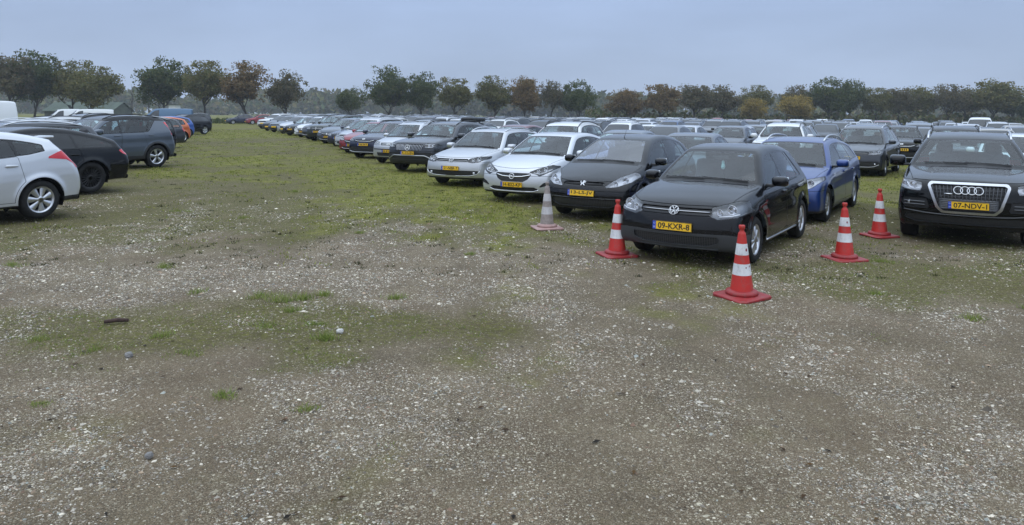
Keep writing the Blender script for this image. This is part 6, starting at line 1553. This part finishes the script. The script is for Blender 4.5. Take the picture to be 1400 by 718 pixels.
def build_cars():
    # ---- the near ones, each modelled on its own
    hero('polo', 'hatchback_car', 3.20, 10.95, .60, 'black', 'black hatchback with plate 09-KXR-8 standing among the red and white cones', GA, 'car')
    hero('teardrop', 'hatchback_car', 2.36, 14.85, .55, 'black', 'tall black five-door with violet windscreen and plate 13-LS-JV', GA, 'car', 'windscreen_violet')
    hero('smile', 'hatchback_car', 1.03, 17.45, .51, 'bright_silver', 'silver hatchback with plate H-832-KP and chrome smile grille', GA, 'car')
    hero('estate', 'estate_car', -.62, 20.9, .47, 'silver', 'silver estate with roof rails and plate 51-NBR-7', GA, 'car')
    hero('slatted_suv', 'suv_car', -2.30, 25.5, .48, 'dark_grey', 'dark grey SUV with upright chrome grille slats and star badge', GA, 'car')
    hero('blue_estate', 'estate_car', 5.80, 14.9, .60, 'blue', 'blue estate with silver roof rails behind the black hatchback', GC, 'car')
    hero('framed_suv', 'suv_car', 7.90, 12.65, .557, 'deep_black', 'large black SUV with chrome framed grille and plate 07-NDV-1', GC, 'car')
    hero('mpv', 'people_carrier', 12.15, 25.2, .62, 'dark_grey', 'dark grey people carrier with roof rails facing across the grass gap', GD, 'car')
    hero('rear_hatch', 'hatchback_car', -9.22, 11.42, .50, 'bright_silver', 'silver hatchback cut off by the left edge, red tail light showing', GB, 'car')
    hero('low_estate', 'estate_car', -10.5, 15.07, .52, 'deep_black', 'low black estate with black multi-spoke wheels beside the silver hatchback', GB, 'car')
    hero('boxy_suv', 'suv_car', -12.66, 22.4, .54, 'blue_grey', 'blue grey SUV with dark roof and two-tone five-spoke wheels', GB, 'car')
    # ---- middle distance: one of each kind, then copies
    protos, far = {}, {}
    MAT['paint'] = paint('paint_proto', (.1, .1, .1), .3)
    used = set()
    def mid(key, x, y, th, col, label, group, cat='car'):
        if key not in protos: protos[key] = build_car(SPEC[key], 1, OBJN[key])
        p = protos[key]
        if key not in used: used.add(key); r = p; [recolour(o, col) for o in [p]+list(p.children_recursive)]
        else: r = copy_tree(p, col)
        place(r, x, y, th); tag(r, label, cat, group); return r
    def distant(key, x, y, th, col, label, group, cat='car'):
        if key not in far: far[key] = build_car(SPEC[key], 2, OBJN[key])
        r = link(OBJN[key], far[key]); recolour(r, col); place(r, x, y, th); tag(r, label, cat, group); return r
    # front row, on from the slatted SUV
    A = [('micro', -3.85, 29.1, 'silver', 'silver upright small car half hidden by the slatted-grille SUV', .46), ('crossover', -5.25, 32.3, 'navy', 'dark blue SUV with chrome grille line and silver lower lip', .44),
         ('hatch', -6.45, 35.3, 'red', 'red hatchback squeezed behind the dark blue SUV', .44), ('mpv', -7.2, 37.9, 'silver', 'silver people carrier just left of the red hatchback', .44),
         ('sedan', -8.3, 41.0, 'navy', 'navy saloon with large dark grille, left of silver people carrier', .44), ('hatch', -9.7, 43.7, 'blue_grey', 'slate blue hatchback left of the navy saloon', .44),
         ('rail_suv', -11.2, 47.2, 'green', 'dark green SUV in the front row left of the slate hatchback', .44), ('crossover', -12.5, 50.6, 'grey', 'grey SUV left of the dark green SUV in the front row', .44),
         ('hatch', -14.1, 54.0, 'white', 'white hatchback with bright headlights in the receding front row', .44), ('sedan', -16.0, 57.9, 'deep_black', 'black saloon right of the silver one in the receding front row', .44)]
    for k, x, y, c, lab, th in A: mid(k, x, y, th, c, lab, GA)
    A2 = [('hatch', -18.0, 62.3, 'silver', 'silver hatchback far along the front row, left of the black saloon'), ('wagon', -20.2, 66.8, 'blue_grey', 'blue grey estate near the far end of the front row'), ('hatch', -22.5, 71.8, 'dark_grey', 'dark grey hatchback next to the last pale SUV'),
          ('rail_suv', -25.9, 80.5, 'white', 'white SUV at the far end of the front row'), ('hatch', -37.2, 108, 'red', 'red hatchback alone at the far end of the aisle'), ('sedan', -40.3, 109, 'navy', 'dark saloon beside the red car at the end of the aisle')]
    for k, x, y, c, lab in A2: distant(k, x, y, .44 if y < 100 else 1.0, c, lab, GA)
    # tails to the aisle, left
    mid('wagon', -12.40, 17.6, .52, 'dark_grey', 'dark grey estate between the low black car and the blue grey SUV', GB)
    mid('micro', -15.80, 30.24, .50, 'deep_black', 'black small hatchback just behind the blue grey SUV', GB)
    mid('wagon', -17.93, 34.59, .50, 'dark_grey', 'charcoal estate between the black small car and the orange one', GB)
    mid('hatch', -20.15, 41.20, .48, 'orange', 'orange hatchback, its tail showing in the left row', GB)
    mid('hatch', -22.95, 48.20, .46, 'bright_blue', 'bright blue hatchback beyond the orange one', GB)
    for k, x, y, c, lab in [('crossover', -25.51, 56.70, 'deep_black', 'black SUV past the bright blue hatchback'), ('hatch', -27.59, 61.42, 'dark_grey', 'dark grey hatchback two past the bright blue one'), ('wagon', -29.67, 66.15, 'deep_black', 'black estate far along the left row'), ('hatch', -31.75, 71.82, 'dark_red', 'dark red hatchback near the end of the left row'),
                            ('mpv', -34.02, 77.49, 'deep_black', 'black people carrier near the end of the left row'), ('hatch', -36.48, 83.16, 'navy', 'dark blue hatchback ending the left row')]: distant(k, x, y, .46, c, lab, GB)
    # left of that row
    GL = 'cars parked beyond the left row'
    mid('wagon', -16.44, 24.00, .50, 'bright_silver', 'silver estate roof at the left edge behind the dark saloon', GL)
    mid('crossover', -17.95, 27.97, .50, 'white', 'white car roof between the silver estate and the grey one', GL)
    mid('sedan', -19.47, 31.75, .50, 'grey', 'grey car roof left of the windscreen of the blue grey SUV', GL)
    distant('rail_suv', -21.17, 35.91, .50, 'dark_grey', 'dark grey SUV roof above the blue grey SUV bonnet', GL)
    distant('hatch', -22.30, 40.82, .48, 'silver', 'silver hatchback roof behind the blue grey SUV', GL)
    distant('wagon', -24.19, 44.79, .48, 'white', 'white estate with pale roof right of the blue grey SUV roof', GL)
    r = distant('van', -27.9, 36.5, .50, 'white', 'tall white van cut by the left edge', 'vans among the parked cars', 'van'); r.scale = (1.1, 1.05, 1.16)
    r = distant('van', -33.5, 70.5, 1.25, 'van_blue', 'petrol blue van with its long side showing', 'vans among the parked cars', 'van'); r.scale = (1.05, 1, 1.06)
    r = distant('van', -46.8, 77, 1.0, 'white', 'white van below the barn, left of the pair', 'vans among the parked cars', 'van')
    r = distant('van', -43.6, 75, 1.0, 'white', 'white van below the barn, right of the pair', 'vans among the parked cars', 'van')
    # second row, behind the front row
    Cc = [('sedan', 4.75, 19.4, 'dark_grey', 'low charcoal saloon roof between the violet windscreen and black hatchback'), ('sedan', 3.45, 22.4, 'blue_grey', 'slate saloon roof behind the tall black five-door'), ('rail_suv', 1.85, 25.6, 'white', 'white car with dark roof rails behind the silver chrome-smile hatchback'),
          ('hatch', .15, 30.2, 'dark_red', 'dark red hatchback roof behind the silver estate'), ('wagon', -2.15, 33.6, 'dark_grey', 'dark grey estate carrying a black roof box'), ('hatch', -2.7, 36.8, 'white', 'white hatchback roof left of the roof box car'), ('sedan', -3.9, 40.0, 'silver', 'silver saloon roof in the second row above the small silver car'),
          ('crossover', -5.2, 43.2, 'grey', 'grey SUV roof in the second row above the dark blue SUV')]
    for k, x, y, c, lab in Cc:
        r = mid(k, x, y, .47, c, lab, GC)
        if 'roof box' in lab and 'carrying' in lab:
            V, F = roof_box(Shape(SPEC[k])); b = link('roof_box', mk_mesh('roof_box', V, F, MAT['gloss_black']), None)
            place(b, x, y, .47); tag(b, 'black roof box on the dark grey estate', 'roof box')
    # rows behind the grass gap
    Dd = [('rail_suv', 10.75, 28.9, 'white', 'white SUV with black roof rails behind the blue estate'), ('hatch', 9.55, 31.9, 'dark_grey', 'dark grey hatchback behind the roof of the black hatchback'), ('sedan', 8.35, 35.4, 'silver', 'silver grey saloon left of the dark grey hatchback'),
          ('low_estate', 7.2, 38.3, 'white', 'white coupe-backed car standing out above the tall black five-door'), ('sedan', 5.9, 41.6, 'dark_grey', 'dark saloon left of the white coupe-backed car'), ('hatch', 4.75, 45.0, 'white', 'white hatchback with open view of its black side windows'),
          ('crossover', 16.8, 31.5, 'deep_black', 'black SUV standing right of the dark grey people carrier'), ('rail_suv', 14.05, 23.2, 'black', 'black SUV roof with raised rails right behind the chrome-grilled SUV'), ('hatch', 13.75, 20.2, 'white', 'white hatchback at the right edge behind the large black SUV'),
          ('sedan', 16.0, 22.6, 'purple', 'dark car behind the white one at the right edge'), ('wagon', 13.0, 33.4, 'dark_grey', 'charcoal estate roof behind the white roof-railed SUV'), ('hatch', 12.2, 36.6, 'grey', 'grey hatchback roof behind the charcoal estate')]
    for k, x, y, c, lab in Dd: mid(k, x, y, .50, c, lab, GD)
    distant('van', 36.5, 57, .6, 'white', 'pale van far off at the right edge', 'vans among the parked cars', 'van')
    # ---- the far rows on a loose lattice
    rg = random.Random(4)
    kinds = ['hatch']*5+['wagon']*3+['sedan']*3+['crossover']*3+['mpv']*2+['rail_suv']*2+['micro']
    cols = ['grey']*4+['dark_grey']*5+['deep_black']*4+['silver']*5+['white']*4+['blue_grey']*3+['navy']*2+['mid_blue']*2+['dark_red']+['red']+['beige']*2
    ux, uy, rx, ry = .479, .878, -.39, .92
    taken = [(o.location.x, o.location.y) for o in COL.objects if o.get('category') in ('car', 'van')]
    bx, by = 5.8, 14.9
    n = 0
    rows = [(0, 'second row'), (9.9, 'third row'), (14.8, 'fourth row'), (24.6, 'fifth row'), (29.5, 'sixth row'), (39.5, 'seventh row'), (44.4, 'eighth row'), (54.5, 'ninth row'), (59.4, 'tenth row'), (69.5, 'eleventh row'), (74.4, 'twelfth row'), (84.5, 'thirteenth row')]
    for off, nm in rows:
        for j in range(-18, 40):
            x = bx+ux*off+rx*3.25*j+rg.uniform(-.2, .2); y = by+uy*off+ry*3.25*j+rg.uniform(-.3, .3)
            if y < 30 or y > 118 or abs(x/y) > .74 or x/y < -.335 and y > 40: continue
            if min((x-a)**2+(y-b)**2 for a, b in taken) < 5.6: continue
            if rg.random() < .10: continue
            k = rg.choice(kinds); c = rg.choice(cols)
            key = (nm, j)
            if SKIP and n in SKIP: n += 1; continue
            where = [w for lim, w in ((-.10, 'below the tallest middle tree'), (-.03, 'below the tan thin-leaved tree'), (.05, 'below the rust orange tree'), (.12, 'below the dark middle trees'), (.20, 'below the low rusty crown'), (.28, 'below the broad brown crown'), (.36, 'below the small yellow tree'),
                     (.41, 'below the wider yellow tree'), (.47, 'below the tall domed tree'), (.55, 'right of the domed tree'), (.63, 'just left of the big oak'), (9, 'below the big oak')) if x/y < lim][0]
            r = distant(k, x, y, .48+rg.uniform(-.04, .04), c, f'{NICE.get(c, c)} {SHORT.get(k, KIND[k])} roof in the {nm} {where}', 'car roofs in the '+nm); r['index'] = n
            n += 1
    by = {}
    for o in COL.objects:
        if str(o.get('group', '')).startswith('car roofs in'): by.setdefault(o['label'], []).append(o)
    for lab, os_ in by.items():
        if len(os_) < 2: continue
        os_.sort(key=lambda o: o.location.x/o.location.y)
        words = ['leftmost ']+['middle ']*(len(os_)-2)+['rightmost ']
        for o, w in zip(os_, words): o['label'] = w+lab
    return n
SKIP = set()
SHORT = dict(mpv='minivan', micro='minicar')
# ------------------------------------------------------------------ build
ground_material()
build_ground()
build_trees()
build_barn()
build_cars()
build_cones()
if True:
    # a stick and one pale stone that stand out on the ground
    simple('stick_wood', (.05, .028, .022), .9, grain=.4, gscale=40)
    s = link('stick', mk_mesh('stick', *tube(np.array([[-3.62, 6.52, .02], [-3.52, 6.55, .03], [-3.43, 6.57, .024]]), [.016, .02, .015], 7), MAT['stick_wood'])); tag(s, 'short dark reddish stick lying on the mossy gravel', 'stick')
    simple('teal_cloth', (.42, .66, .62), .7, grain=.3, gscale=60)
    pol = [o for o in COL.objects if '09-KXR-8' in str(o.get('label', ''))][0]
    C.view_layer.update()
    V, F = joinm([lathe([(0, -.10), (.026, -.085), (.032, -.05), (.024, -.02), (.018, -.01), (.022, .01), (.016, .032), (0, .038)], 12, 'z'), tube([(0, 0, .03), (.004, 0, .09)], .003, 4), rbox((.004, .03, -.04), (.02, .05, .02), .008, 1), rbox((.004, -.03, -.05), (.02, .05, .02), .008, 1)])
    pd = link('hanging_ornament', mk_mesh('hanging_ornament', V, F, MAT['teal_cloth'])); pd.location = pol.matrix_world @ __import__('mathutils').Vector((.16, .02, 1.21)); tag(pd, 'pale teal ornament hanging behind the windscreen of the black hatchback', 'ornament')
    rg = np.random.default_rng(8)
    simple('pale_stone', (.50, .48, .45), .85, grain=.3, gscale=30); simple('grey_stone', (.20, .19, .18), .85, grain=.3, gscale=30)
    for i, (x, y, r_, m_, lab) in enumerate([(-1.475, 6.33, .030, 'pale_stone', 'pale upright stone behind the bright grass tuft'), (-2.95, 5.66, .034, 'grey_stone', 'grey rounded stone on the moss, largest on the left'), (-1.98, 4.02, .024, 'grey_stone', 'dark grey stone on the gravel near the camera')]):
        V, F = rbox((0, 0, 0), (2*r_, 1.6*r_, 1.3*r_), r_*.6, 2); V = V*(1+rg.normal(0, .07, V.shape)); o = link('stone', mk_mesh('stone', V, F, MAT[m_], smooth=False)); o.location = (x, y, r_*.42); o.rotation_euler = (rg.uniform(-.3, .3), rg.uniform(-.3, .3), rg.uniform(0, 6)); tag(o, lab, 'stone', 'larger stones on the ground')
# ------------------------------------------------------------------ haze
hm, hnt, hout = newmat('haze'); hv = nd(hnt, 'ShaderNodeVolumePrincipled'); hv.inputs['Color'].default_value = (.86, .92, .98, 1); hv.inputs['Density'].default_value = HAZE; hv.inputs['Anisotropy'].default_value = 0.0
hnt.links.new(hv.outputs[0], hout.inputs['Volume'])
hz = link('haze', mk_mesh('haze', *rbox((0, 7, 10), (2600, 2600, 24), .01, 1), hm, smooth=False)); tag(hz, 'thin grey-blue autumn haze over the field', kind='stuff')
